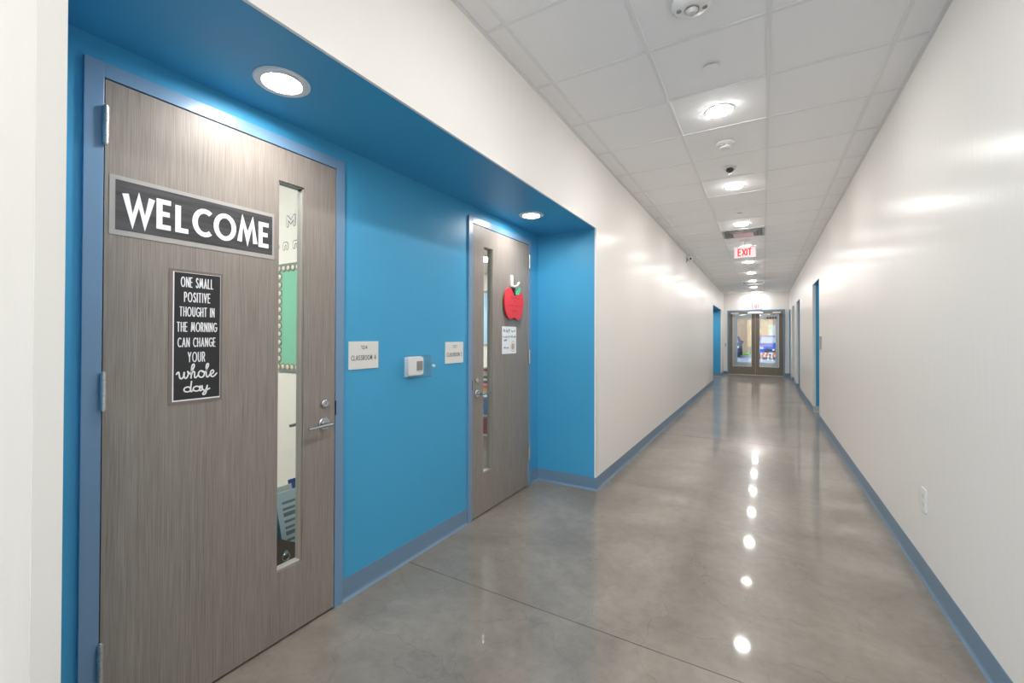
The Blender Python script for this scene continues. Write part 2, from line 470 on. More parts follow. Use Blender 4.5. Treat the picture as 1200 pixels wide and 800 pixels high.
for (a_, b_, d_) in RIGHT:
    if a_ > 9:
        w.box(XR + SK, XR + d_, a_ - .1, a_, 0, ZS)
        w.box(XR + SK if b_ < YE else XR, XR + d_, b_, b_ + .1, 0, ZS)
    else:
        w.box(XR + SK, XR + d_, a_ - .1, a_, 0, ZS).box(XR + SK, XR + d_, b_, b_ + .1, 0, ZS)
    w.box(XR + d_, XR + d_ + .1, a_ - .1, b_ + .1, 0, ZS)
    w.box(XR + SK, XR + d_ + .1, a_ - .1, b_ + .1, ZS, ZS + .1)
tag(struct(w, 'wall_right_alcoves', 'blue'), 'blue painted door recesses along the right wall', 'wall')

# vinyl corner guards at the recess edges
k = 0
for (y_, s_) in ((Y0, -1), (YR, 1), (R2A, -1), (R2B, 1)):
    k += 1
    g_ = MB().box(XL, XL + .0025, y_ - (.044 if s_ < 0 else 0), y_ + (.044 if s_ > 0 else 0), BASE, ZS if s_ > 0 else H)
    g_.box(XL - SK, XL + .0025, y_, y_ - s_ * .0025, BASE, ZS)
    tag(struct(g_, 'trim_%d' % k, 'guard'), ['off-white corner guard strip at the left edge of the photo beside the blue alcove', 'off-white corner strip where the blue alcove meets the left wall', 'off-white corner strip on the near edge of the far left alcove', 'off-white corner strip on the far edge of the far left alcove'][k - 1], 'trim')
for j, (a_, b_, d_) in enumerate(RIGHT[:3]):
    k += 1
    g_ = MB().box(XR - .0025, XR + .046, b_ - .0025, b_, BASE, ZS).box(XR - .0025, XR, b_, b_ + .044, BASE, ZS)
    tag(struct(g_, 'trim_%d' % k, 'guard'), 'off-white corner guard on the far edge of the %s recess in the right wall' % ['nearest', 'second', 'third'][j], 'trim')

# cove base: profile swept along the wall foot
def base(path, name, mt='base', label=None):
    prof = [(0, BASE), (.003, BASE), (.0042, .022), (.007, .011), (.016, .0), (0, 0)]
    P_ = [Vector((a_, b_)) for a_, b_ in path]
    offs = []
    for i in range(len(P_)):
        d0 = (P_[i] - P_[i - 1]).normalized() if i else None
        d1 = (P_[i + 1] - P_[i]).normalized() if i < len(P_) - 1 else None
        n0 = Vector((-d0.y, d0.x)) if d0 else None; n1 = Vector((-d1.y, d1.x)) if d1 else None
        if n0 is None: offs.append(n1)
        elif n1 is None: offs.append(n0)
        else: offs.append((n0 + n1) / (1 + n0.dot(n1)))
    mb = MB(); m_ = len(prof)
    for q, o_ in zip(P_, offs):
        for (d, z) in prof:
            mb.v.append((q.x + o_.x * d, q.y + o_.y * d, z + .0005))
    for i in range(len(P_) - 1):
        for j in range(m_):
            jj = (j + 1) % m_
            mb.f.append((i * m_ + j, i * m_ + jj, (i + 1) * m_ + jj, (i + 1) * m_ + j))
    mb.f += [tuple(range(m_)), tuple(range((len(P_) - 1) * m_, len(P_) * m_))[::-1]]
    o = struct(mb, name, mt); tag(o, label, 'baseboard'); return o
# the path keeps the room on its left-hand side
base([(XD, D1A), (XD, Y0), (XL, Y0), (XL, YN)][::1], 'baseboard_left_near', label='blue-grey vinyl baseboard left of the WELCOME door')
base([(XD, D2A), (XD, D1B)], 'baseboard_alcove', label='blue-grey vinyl baseboard between the two classroom doors')
base([(XL, R2A), (XL, YR), (XD, YR), (XD, D2B)], 'baseboard_left', label='blue-grey vinyl baseboard wrapping the alcove corner and running down the left wall')
base([(EX0, YE), (XL, YE), (XL, R2B), (XD, R2B), (XD, 16.967)], 'baseboard_left_far', label='blue-grey baseboard at the far left corner by the end doors')
y = YN
for j, (a_, b_, d_) in enumerate(RIGHT):
    base([(XR, y), (XR, a_)], 'baseboard_right_%d' % (j + 1), label='blue-grey vinyl baseboard on the right wall, %s stretch' % ['nearest', 'second', 'third', 'farthest'][j])
    base([(XR + d_, b_), (XR, b_)][::1] if b_ < YE else [(XR + d_, b_ - .0), (EX1, b_)], 'baseboard_recess_%d' % (j + 1), 'base_pale' if j == 0 else 'base', label='%s baseboard inside the %s recess in the right wall' % ('pale' if j == 0 else 'blue-grey', ['nearest', 'second', 'third', 'farthest'][j]))
    y = b_

# suspended ceiling: deck, grid tees and lay-in boards
ceiling = struct(MB().box(-2.2, 1.6, YN - .1, YE + .2, H + .12, H + .2), 'ceiling', 'wall_plain')
tag(ceiling, 'white suspended corridor ceiling of square lay-in boards', 'ceiling')
xs = [XL] + [GX + GT * k for k in range(4)] + [XR]
ys = [YN] + [GY + GT * k for k in range(-8, 27) if YN + .05 < GY + GT * k < YE - .03] + [YE]
cache = {}
for i in range(5):
    for j in range(len(ys) - 1):
        wx, wy = xs[i + 1] - xs[i], ys[j + 1] - ys[j]
        key = (round(wx, 3), round(wy, 3))
        if key not in cache:
            t_ = MB().box(-wx / 2 + .002, wx / 2 - .002, -wy / 2 + .002, wy / 2 - .002, .004, .019).build('ceiling_tile', 'tile')
            cache[key] = t_.data; o = t_
        else:
            o = bpy.data.objects.new('ceiling_tile', cache[key]); col.objects.link(o)
        o.parent = ceiling; o.location = ((xs[i] + xs[i + 1]) / 2, (ys[j] + ys[j + 1]) / 2, H + .0005)
for x_ in xs[1:-1]:
    MB().box(x_ - .012, x_ + .012, YN, YE, H, H + .005).box(x_ - .001, x_ + .001, YN, YE, H + .005, H + .04).build('main_tee', 'tee', ceiling)
for y_ in ys[1:-1]:
    MB().box(XL, XR, y_ - .012, y_ + .012, H + .0008, H + .0046).build('cross_tee', 'tee', ceiling)
MB().box(XL, XL + .022, YN, YE, H - .002, H + .0035).build('wall_angle', 'tee', ceiling)
MB().box(XR - .022, XR, YN, YE, H - .002, H + .0035).build('wall_angle', 'tee', ceiling)
MB().box(XL, XR, YE - .022, YE, H - .002, H + .0035).build('wall_angle', 'tee', ceiling)

# ================================================================== CLASSROOMS BEHIND THE DOORS
CX0 = -8.0; CXI = XD - .12
w = MB().box(CX0, CXI, 2.05, 2.17, 0, 3.1)
tag(struct(w, 'wall_partition', 'wall_plain'), 'white classroom partition behind the bulletin board', 'wall')
w = MB().box(CX0, CXI, -3.1, -3.0, 0, 3.1).box(CX0 - .1, CX0, -3.1, 2.17, 0, 3.1).box(CXI, CXI + .02, -3.0, Y0 - .1, 0, 3.1).box(CXI - .001, CXI + .1, -3, 9.5, ZS + .1, 3.1)
tag(struct(w, 'wall_classroom_near', 'wall_plain'), 'white walls of the classroom behind the WELCOME door', 'wall')
w = MB().box(CX0, CXI, 9.4, 9.5, 0, 3.1).box(CX0 - .1, CX0, 2.17, 9.5, 0, 3.1).box(CXI, CXI + .02, YR + .1, 9.4, 0, 3.1)
tag(struct(w, 'wall_classroom_far', 'wall_plain'), 'white walls of the classroom behind the red apple door', 'wall')
tag(struct(MB().box(CX0 - .1, CXI + .1, -3.1, 9.5, 3.1, 3.18), 'ceiling_classrooms', 'wall_plain'), 'white classroom ceiling seen through the door windows', 'ceiling')
for j, (x_, y_, lab) in enumerate([(-3.6, 0.2, 'square ceiling light panel inside the classroom behind the WELCOME door'), (-5.8, 4.4, 'near ceiling light panel inside the apple-door classroom'), (-5.6, 7.6, 'far ceiling light panel inside the apple-door classroom')]):
    e = empty('ceiling_panel_light', (x_, y_, 3.1))  # light panels added to brighten the classrooms
    MB().box(x_ - .62, x_ + .62, y_ - .32, y_ + .32, 3.075, 3.1).build('frame', 'white', e)
    MB().box(x_ - .59, x_ + .59, y_ - .29, y_ + .29, 3.068, 3.075).build('diffuser', 'panel_light', e)
    tag(e, lab, 'light', 'classroom light panels')

# ================================================================== CLASSROOM DOORS
XF = XD + .0125      # face of the steel frames
XLF = XF - .003      # face of the leaf
def door(idx, ya, yb, hinge_left, label, plain=False):
    e = empty('door_%d' % idx, (XD, (ya + yb) / 2, 0)); tag(e, label, 'door', kind='structure')
    f = MB()
    f.box(XD - .13, XF, ya, ya + FACE, 0, T).box(XD - .13, XF, yb - FACE, yb, 0, T).box(XD - .13, XF, ya + FACE, yb - FACE, T - FACE, T)
    # stops behind the leaf
    f.box(XD - .10, XLF - .05, ya + FACE, ya + FACE + .016, 0, T - FACE).box(XD - .10, XLF - .05, yb - FACE - .016, yb - FACE, 0, T - FACE).box(XD - .10, XLF - .05, ya + FACE, yb - FACE, T - FACE - .016, T - FACE)
    f.build('door_frame', 'frame', e, bevel=.0015)
    l0, l1, zt, zb = ya + FACE + .0035, yb - FACE - .0035, T - FACE - .0045, .012
    if hinge_left: g0, g1 = l1 - .305, l1 - .178
    else: g0, g1 = l0 + .15, l0 + .277
    gz0, gz1 = .327, 2.128
    x0, x1 = XLF - .045, XLF
    lf = MB().box(x0, x1, l0, g0, zb, zt).box(x0, x1, g1, l1, zb, zt).box(x0, x1, g0, g1, zb, gz0).box(x0, x1, g0, g1, gz1, zt)
    leaf = lf.build('door_leaf', 'laminate', e)
    # thin steel stop inside the cut-out, then the pane
    s_ = MB()
    for (a_, b_, c_, d_) in ((g0, g0 + .006, gz0, gz1), (g1 - .006, g1, gz0, gz1), (g0, g1, gz0, gz0 + .006), (g0, g1, gz1 - .006, gz1)):
        s_.box(x0 - .001, x1 - .006, a_, b_, c_, d_)
    s_.build('window_stop', mat('lite_kit_grey_%d' % idx, (150, 146, 140), .4), leaf)
    MB().box(x0 + .018, x0 + .024, g0 + .006, g1 - .006, gz0 + .006, gz1 - .006).build('glass_pane', 'glass', leaf)
    # hinges
    hy = ya + FACE if hinge_left else yb - FACE
    for zc in (2.12, 1.222, .315):
        kn = MB()
        for q in range(5):
            z_ = zc - .0625 + q * .025
            kn.lathe((XF + .008, hy + (.002 if hinge_left else -.002), z_), [(0, .0006), (.0085, .0006), (.0085, .0244), (0, .0244)], 2, 14)
        kn.lathe((XF + .008, hy + (.002 if hinge_left else -.002), zc), [(0, .0625), (.0055, .0625), (.0055, .066), (0, .068)], 2, 10)
        kn.lathe((XF + .008, hy + (.002 if hinge_left else -.002), zc), [(0, -.0625), (.0055, -.0625), (.0055, -.066), (0, -.068)], 2, 10)
        kn.build('hinge', 'steel', e)
    # lever, both sides, and the thumb-turn cylinder above
    sgn = -1 if hinge_left else 1
    yl = l1 - .064 if hinge_left else l0 + .058
    zl = .968
    rs = MB().lathe((x1, yl, zl), [(0, 0), (.0325, 0), (.0325, .007), (.029, .011), (0, .011)], 0, 28)
    lever = rs.build('lever_rose', 'chrome', leaf)
    lv = MB().tube([(x1 + .01, yl, zl), (x1 + .052, yl, zl)], .0105, 14)
    lv.tube([(x1 + .056, yl - sgn * .008, zl + .001), (x1 + .056, yl + sgn * .03, zl + .001), (x1 + .056, yl + sgn * .075, zl - .001), (x1 + .053, yl + sgn * .118, zl - .003)], [.0105, .0098, .008, .0072], 12)
    lv.build('lever_handle', 'chrome', leaf)
    lv = MB().lathe((x0 - .011, yl, zl), [(0, 0), (.029, 0), (.0325, .004), (.0325, .011), (0, .011)], 0, 28)
    lv.tube([(x0 - .01, yl, zl), (x0 - .05, yl, zl)], .0105, 12)
    lv.tube([(x0 - .054, yl - sgn * .008, zl), (x0 - .054, yl + sgn * .07, zl), (x0 - .052, yl + sgn * .118, zl - .002)], [.0105, .009, .0075], 12)
    lv.build('inside_lever', 'chrome', leaf)
    zc = 1.07
    cy = MB().lathe((x1, yl - sgn * .004, zc), [(0, 0), (.0215, 0), (.021, .009), (.0165, .013), (0, .013)], 0, 24)
    cy.build('lock_cylinder', 'chrome', leaf)
    MB().box(x1 + .0128, x1 + .0134, yl - sgn * .004 - .0012, yl - sgn * .004 + .0012, zc - .006, zc + .005).build('keyway', 'dark', leaf)
    # latch strike slot in the frame edge
    ys_ = l1 + .0035 if hinge_left else l0 - .0035
    MB().box(XF - .004, XF + .0004, ys_ - (.001 if hinge_left else .004), ys_ + (.004 if hinge_left else .001), 1.0, 1.075).build('strike_plate', 'dark', e)
    MB().box(XD - .12, XLF - .047, ya + FACE, yb - FACE, 0, .004).build('threshold', 'dark', e)
    return e
d1 = door(1, D1A, D1B, True, 'grey wood-grain classroom door with the WELCOME sign and narrow tall window')
d2 = door(2, D2A, D2B, False, 'grey wood-grain classroom door with the red apple, right of the blue wall')
d3 = door(3, 14.75, 15.767, True, 'grey door in the far left alcove, nearer of its two')
d4 = door(4, 15.95, 16.967, False, 'grey door in the far left alcove, next to the end doors')
# plain doors at the back of the right-hand recesses
for j, (a_, b_, d_) in enumerate(RIGHT):
    if j == 0: continue
    xb = XR + d_
    e = empty('door_%d' % (4 + j), (xb, (a_ + b_) / 2, 0)); tag(e, 'grey door set back in the %s recess of the right wall' % ['', 'second', 'third', 'farthest'][j], 'door', kind='structure')
    MB().box(xb - .012, xb, a_, a_ + .05, 0, T).box(xb - .012, xb, b_ - .05, b_, 0, T).box(xb - .012, xb, a_ + .05, b_ - .05, T - .05, T).build('door_frame', 'frame', e)
    lf = MB().box(xb - .009, xb, a_ + .053, b_ - .053, .01, T - .054).build('door_leaf', 'laminate', e)
    MB().lathe((xb - .009, a_ + .12, .968), [(0, 0), (.0325, 0), (.03, -.01), (0, -.011)], 0, 20).tube([(xb - .012, a_ + .12, .968), (xb - .058, a_ + .12, .968), (xb - .06, a_ + .135, .968), (xb - .058, a_ + .24, .966)], .009, 10).build('lever_handle', 'chrome', lf)

# ================================================================== SIGNS AND NOTICES IN THE ALCOVE
XS = XLF + .001
M['slate'] = mat('dark_slate_print', (66, 65, 67), .28)
n = pos_noise(M['slate'], (4, 4, 60), 1, 3); r_ = ramp(M['slate'], n.outputs[0], [(.3, srgb(52, 51, 53)), (.7, srgb(80, 79, 81))]); ln(M['slate'], r_.outputs[0], M['slate'].node_tree.nodes['Principled BSDF'].inputs['Base Color'])
M['laminated'] = mat('clear_laminate_edge', (168, 164, 160), .18)
M['chalk_white'] = mat('white_print', (244, 244, 246), .5)
M['chalkboard'] = mat('black_board_print', (40, 40, 42), .3)
M['laminate_brown'] = mat('laminate_edge_over_wood', (126, 114, 107), .2)
e = empty('welcome_sign', (XS, .848, 1.757)); tag(e, 'long dark sign with white capitals WELCOME and a clear laminated edge', 'sign')
MB().box(XS - .0008, XS + .0006, .5625, 1.1335, 1.757, 1.963).build('laminated_edge', 'laminated', e)
MB().box(XS + .0006, XS + .0010, .5785, 1.1245, 1.7755, 1.9485).build('dark_panel', 'slate', e)
strokes(text_lines('WELCOME', .32, {'W': .95, 'O': .98}), .0185, .596, 1.116, 1.803, 1.915, XS + .0013, rounded=False).build('lettering', 'chalk_white', e)
e = empty('quote_poster', (XS, .828, 1.149)); tag(e, 'narrow black poster with white handwriting ONE SMALL POSITIVE THOUGHT, below the WELCOME sign', 'poster')
MB().box(XS - .0008, XS + .0006, .735, .9205, 1.149, 1.664).build('laminated_edge', 'laminate_brown', e)
MB().box(XS + .0006, XS + .0010, .7475, .9115, 1.1595, 1.654).build('paper_edge', 'chalk_white', e)
MB().box(XS + .0010, XS + .0013, .7515, .9105, 1.1645, 1.6525).build('black_panel', 'chalkboard', e)
for (t_, y0, y1, z0, z1, wd) in (('ONE SMALL', .772, .884, 1.597, 1.637, .0036), ('POSITIVE', .783, .874, 1.540, 1.579, .0036), ('THOUGHT IN', .768, .890, 1.484, 1.522, .0036), ('THE MORNING', .760, .900, 1.425, 1.463, .0036), ('CAN CHANGE', .763, .894, 1.366, 1.403, .0036), ('YOUR', .797, .857, 1.307, 1.347, .0036), ('whole', .758, .902, 1.243, 1.302, .0052), ('day', .783, .876, 1.174, 1.235, .0052)):
    strokes(text_lines(t_, 0.02 if t_ in ('whole', 'day') else .42), wd, y0, y1, z0, z1, XS + .0016).build('lettering', 'chalk_white', e)

def room_sign(y0, y1, z0, z1, num, txt, label):
    e = empty('room_sign', (XD, (y0 + y1) / 2, z0)); tag(e, label, 'sign', 'classroom number signs')
    MB().box(XD, XD + .0045, y0, y1, z0, z1).build('plate', mat('pale_grey_plate', (222, 221, 216), .4), e, bevel=.001)
    w_ = y1 - y0; h_ = z1 - z0
    strokes(text_lines(num, .34), .0028, y0 + .39 * w_, y0 + .61 * w_, z0 + .72 * h_, z0 + .855 * h_, XD + .0048).build('number', 'black', e)
    strokes(text_lines(txt, .34, {'O': .78, 'M': .88, 'C': .9}), .0032, y0 + .075 * w_, y0 + .91 * w_, z0 + .315 * h_, z0 + .50 * h_, XD + .0048).build('lettering', 'black', e)
room_sign(1.550, 1.756, 1.2285, 1.3815, '124', 'CLASSROOM 4', 'pale square wall sign reading CLASSROOM 4 beside the WELCOME door')
room_sign(2.364, 2.571, 1.2185, 1.3715, '121', 'CLASSROOM 2', 'pale square wall sign reading CLASSROOM 2 beside the apple door')

# thermostat and its clear locking guard
e = empty('thermostat', (XD, 2.045, 1.158)); tag(e, 'small white thermostat with grey screen on the blue wall', 'thermostat')
MB().rbox(XD, XD + .006, 1.972, 2.122, 1.160, 1.282, .012).build('back_plate', 'white', e)
MB().rbox(XD + .006, XD + .026, 1.977, 2.117, 1.163, 1.279, .016).build('body', 'white', e, bevel=.004)
MB().box(XD + .026, XD + .0268, 2.052, 2.108, 1.192, 1.252).build('screen', mat('grey_lcd', (140, 140, 132), .2), e)
MB().box(XD + .026, XD + .0272, 2.055, 2.105, 1.183, 1.189).build('button', mat('pale_button', (205, 206, 206), .4), e)
e = empty('thermostat_guard', (XD, 2.06, 1.15)); tag(e, 'clear plastic locking cover around the thermostat', 'guard')
s_ = MB(); y0, y1, z0, z1, dp, th = 1.955, 2.172, 1.148, 1.290, .052, .003
s_.box(XD, XD + dp, y0, y0 + th, z0, z1).box(XD, XD + dp, y1 - th, y1, z0, z1).box(XD, XD + dp, y0 + th, y1 - th, z0, z0 + th).box(XD, XD + dp, y0 + th, y1 - th, z1 - th, z1).box(XD + dp - th, XD + dp, y0 + th, y1 - th, z0 + th, z1 - th)
s_.build('cover', 'clear', e)
s_ = MB()
for q in range(9):
    zz = z0 + .012 + q * .0145
    s_.box(XD + .008, XD + .044, y0 - .001, y0 + .0002, zz, zz + .004)
s_.build('vent_slots', mat('pale_vent', (190, 208, 220), .4), e)
MB().rbox(XD + .002, XD + .05, y1, y1 + .018, 1.198, 1.238, .006).build('lock_housing', 'clear', e)
MB().lathe((XD + .05, y1 + .008, 1.218), [(0, 0), (.0085, 0), (.0085, .014), (0, .016)], 0, 18).build('key_lock', 'white', e)

# red apple on the second door
XA = XLF
M['red'] = mat('red_card', (226, 62, 70), .55); M['leaf_green'] = mat('green_card', (92, 196, 150), .6); M['stem'] = mat('dark_brown_card', (58, 34, 30), .6)
e = empty('apple_cutout', (XA, 3.28, 1.563)); tag(e, 'red apple shaped cutout hung on the right-hand classroom door', 'decoration')
ap = spline([(3.262, 1.795), (3.23, 1.822), (3.19, 1.835), (3.145, 1.812), (3.118, 1.74), (3.122, 1.66), (3.155, 1.595), (3.20, 1.565), (3.245, 1.572), (3.272, 1.582), (3.30, 1.572), (3.355, 1.565), (3.405, 1.60), (3.437, 1.67), (3.444, 1.74), (3.418, 1.80), (3.365, 1.822), (3.30, 1.81), (3.262, 1.795)], 5)[:-1]
MB().prism(ap, 0, XA + .012, XA + .024).build('apple_body', 'red', e)
MB().prism([(3.258, 1.842), (3.29, 1.838), (3.292, 1.775), (3.272, 1.775)], 0, XA + .014, XA + .027).build('stem', 'stem', e)
MB().prism(spline([(3.29, 1.785), (3.305, 1.82), (3.345, 1.85), (3.38, 1.848), (3.376, 1.815), (3.345, 1.785), (3.29, 1.785)], 5)[:-1], 0, XA + .016, XA + .028).build('leaf', 'leaf_green', e)
MB().rbox(XA, XA + .014, 3.245, 3.275, 1.85, 1.955, .012).tube([(XA + .012, 3.26, 1.865), (XA + .03, 3.275, 1.852), (XA + .038, 3.31, 1.868), (XA + .038, 3.335, 1.895)], .009, 8).build('adhesive_hook', 'white', e)
MB().box(XA, XA + .012, 3.20, 3.36, 1.66, 1.76).build('foam_backing', 'stem', e)
M['dark_red'] = mat('dark_red_ink', (150, 30, 36), .6)
def scribble(y0, y1, z, h, seed, n=None):
    r_ = random.Random(seed); out = []; y_ = y0
    while y_ < y1:
        w_ = r_.uniform(.02, .05); w_ = min(w_, y1 - y_)
        k_ = max(3, int(w_ / .006))
        out.append([(y_ + w_ * q / k_, z + (h * r_.uniform(.3, 1) if q % 2 else h * r_.uniform(0, .3))) for q in range(k_ + 1)])
        y_ += w_ + .012
    return out
def put_scribbles(ls, width, x, name, mt, parent):
    pts = [q for l in ls for q in l]
    strokes(ls, width, min(q[0] for q in pts), max(q[0] for q in pts), min(q[1] for q in pts), max(q[1] for q in pts), x, pad=False).build(name, mt, parent)
for (a_, b_, z_, h_, k_) in ((3.22, 3.36, 1.745, .018, 1), (3.265, 3.295, 1.72, .012, 2), (3.17, 3.39, 1.675, .018, 3), (3.24, 3.33, 1.63, .022, 4)):
    put_scribbles(scribble(a_, b_, z_, h_, k_), .0028, XA + .0244, 'handwriting', 'dark_red', e)
# paper notice below it
e = empty('paper_notice', (XA, 3.23, 1.262)); tag(e, 'white handwritten paper notice taped below the red apple', 'notice')
MB().box(XA + .0004, XA + .0012, 3.11, 3.352, 1.262, 1.4995).build('sheet', mat('white_paper', (238, 240, 242), .6), e)
M['pen'] = mat('grey_black_pen', (70, 72, 80), .6)
for (a_, b_, z_, h_, k_) in ((3.13, 3.24, 1.448, .032, 11), (3.265, 3.33, 1.45, .026, 12), (3.125, 3.21, 1.40, .02, 13), (3.225, 3.345, 1.40, .026, 14), (3.14, 3.19, 1.372, .016, 15), (3.14, 3.22, 1.305, .03, 16)):
    put_scribbles(scribble(a_, b_, z_, h_, k_), .0042, XA + .0015, 'handwriting', 'pen', e)
MB().prism(arc(3.293, 1.324, .026, .03, 0, 330, 11), 0, XA + .0012, XA + .0014).build('drawing', mat('tan_crayon', (200, 160, 120), .7), e)
put_scribbles([arc(3.295, 1.325, .04, .046, 0, 360, 20)], .003, XA + .0015, 'drawing_outline', 'pen', e)

# ================================================================== DOWNLIGHTS
def downlight(x, y, z, r_lens, r_trim, lens, label, group, name, dome=.012):
    e = empty(name, (x, y, z))
    if dome:      # surface lens standing proud of a sloping ring
        MB().lathe((x, y, z), [(r_trim, 0), (r_trim, -.0015), (r_lens + .001, -.0075), (r_lens + .001, 0)], 2, 48).build('trim_ring', 'trim', e)
        MB().lathe((x, y, z), [(r_lens * math.cos(t_), -.007 - dome * math.sin(t_)) for t_ in [math.radians(q) for q in (0, 15, 30, 45, 60, 75, 89.5)]], 2, 48).build('lens', lens, e)
    else:         # flat lens set back inside a thicker ring
        MB().lathe((x, y, z), [(r_trim, 0), (r_trim, -.004), (r_trim - .006, -.009), (r_lens + .006, -.009), (r_lens, -.001)], 2, 48).build('trim_ring', 'trim', e)
        MB().lathe((x, y, z), [(r_lens, -.0012), (r_lens * .5, -.0013), (.0005, -.0013)], 2, 48).build('lens', lens, e)
    tag(e, label, 'light', group)
    return e
LX = GX + 1.5 * GT
ORD = ['nearest', 'second', 'third', 'fourth', 'fifth', 'sixth', 'seventh', 'eighth', 'ninth']
for k in range(-3, 9):
    y_ = GY + GT * (1.5 + 3 * k)
    if y_ < YN + .2: continue
    lab = ('round downlight in the corridor ceiling row, %s from the camera' % ORD[k]) if k >= 0 else 'round corridor downlight out of frame %s the camera' % ({-1: 'just above', -2: 'right behind', -3: 'farthest behind'}[k])
    downlight(LX, y_, H, .084, .108, 'lens', lab, 'corridor downlights', 'ceiling_downlight')
downlight(-1.641, .996, ZS, .066, .102, 'lens2', 'round downlight in the blue soffit above the WELCOME door', 'soffit downlights', 'soffit_downlight', 0)
downlight(-1.654, 3.128, ZS, .066, .102, 'lens2', 'round downlight in the blue soffit above the apple door', 'soffit downlights', 'soffit_downlight', 0)
downlight(-1.64, 15.2, ZS, .066, .102, 'lens2', 'round downlight in the far left alcove soffit, nearer one', 'soffit downlights', 'soffit_downlight', 0)
downlight(-1.64, 16.5, ZS, .066, .102, 'lens2', 'round downlight in the far left alcove soffit, farther one', 'soffit downlights', 'soffit_downlight', 0)

# ================================================================== CEILING DEVICES
# fire alarm strobe
x_, y_ = -.305, 2.275
e = empty('alarm_strobe', (x_, y_, H)); tag(e, 'white round fire alarm strobe on the ceiling at the top edge of the photo', 'alarm')
MB().lathe((x_, y_, H), [(.095, 0), (.095, -.012), (.09, -.02), (.07, -.034), (.045, -.04), (.0, -.04)], 2, 36).build('housing', 'white', e)
MB().lathe((x_, y_, H), [(.036, -.04), (.036, -.046), (.03, -.047), (.03, -.04)], 2, 28).build('lens_ring', 'chrome', e)
MB().lathe((x_, y_, H), [(.03, -.04), (.028, -.05), (.018, -.062), (0, -.066)], 2, 24).build('flash_lens', mat('clear_flash_lens', (205, 205, 203), .12), e)
for s_ in (-1, 1):
    MB().lathe((x_ + s_ * .058, y_ + s_ * .015, H - .04), [(.012, .004), (.012, -.001), (0, -.0015)], 2, 14).build('speaker_port', mat('grey_port', (150, 150, 150), .5), e)
t_ = strokes(text_lines('FIRE', .25), .0035, -.03, .03, -.0095, .0095, 0)
red = mat('red_print', (220, 60, 60), .5); mb = MB()
for v_ in t_.v:
    an = math.radians(150) + v_[1] / .0925
    mb.v.append((x_ + .0955 * math.cos(an), y_ + .0955 * math.sin(an), H - .011 + v_[2] * .6))
mb.f = t_.f
mb.build('lettering', red, e)
# concealed sprinkler caps
for (y_, lab) in ((2.885, 'flat white sprinkler cap between the strobe and the nearest ceiling downlight'), (6.506, 'flat white sprinkler cap before the third ceiling downlight')):
    e = empty('sprinkler_cap', (-.277, y_, H)); tag(e, lab, 'sprinkler', 'ceiling sprinkler caps')
    MB().lathe((-.277, y_, H), [(.03, .003), (.03, -.006)], 2, 24).build('cup', mat('shadow_grey', (120, 120, 120), .6), e)
    MB().lathe((-.277, y_, H), [(0, -.005), (.042, -.005), (.042, -.0075), (0, -.009)], 2, 32).build('cover_plate', 'tile', e)
# smoke detectors
for (x_, y_, s_, lab) in ((-.282, 4.08, 1, 'white round smoke detector between the two nearest ceiling downlights'), (-.275, 11.95, 1.3, 'round smoke detector far down the ceiling beyond the hanging exit sign')):
    e = empty('smoke_detector', (x_, y_, H)); tag(e, lab, 'smoke detector', 'smoke detectors')
    MB().lathe((x_, y_, H), [(.072 * s_, 0), (.072 * s_, -.008), (.064 * s_, -.018), (.05 * s_, -.022), (.05 * s_, -.03)], 2, 32).build('base', 'white', e)
    MB().lathe((x_, y_, H), [(.044 * s_, -.022), (.044 * s_, -.034)], 2, 28).build('vent_gap', 'dark', e)
    MB().lathe((x_, y_, H), [(.05 * s_, -.034), (.05 * s_, -.04), (.038 * s_, -.05), (0, -.052)], 2, 32).build('cap', 'white', e)
# dome sensor
x_, y_ = -.282, 4.70
e = empty('dome_camera', (x_, y_, H)); tag(e, 'small dome camera with dark tip just before the second ceiling downlight', 'camera')
MB().lathe((x_, y_, H), [(.06, 0), (.06, -.006), (.052, -.012), (.045, -.012)], 2, 32).build('ring', 'white', e)
MB().lathe((x_, y_, H), [(.046, -.01), (.043, -.03), (.03, -.05), (.014, -.06), (0, -.062)], 2, 28).build('bubble', 'clear', e)
MB().lathe((x_, y_, H), [(.03, -.012), (.036, -.026), (.022, -.044), (0, -.052)], 2, 20).build('camera_head', mat('charcoal_plastic', (48, 48, 50), .35), e)
# occupancy sensor near the far boards
e = empty('ceiling_sensor', (-.04, 11.46, H)); tag(e, 'tiny white ceiling sensor box right of the fifth downlight', 'sensor')
MB().rbox(-.085, .005, 11.42, 11.50, H - .03, H, .012, 2).build('body', 'white', e)
MB().lathe((-.04, 11.46, H - .03), [(.022, 0), (.018, -.01), (0, -.014)], 2, 16).build('sensor_eye', 'tile', e)
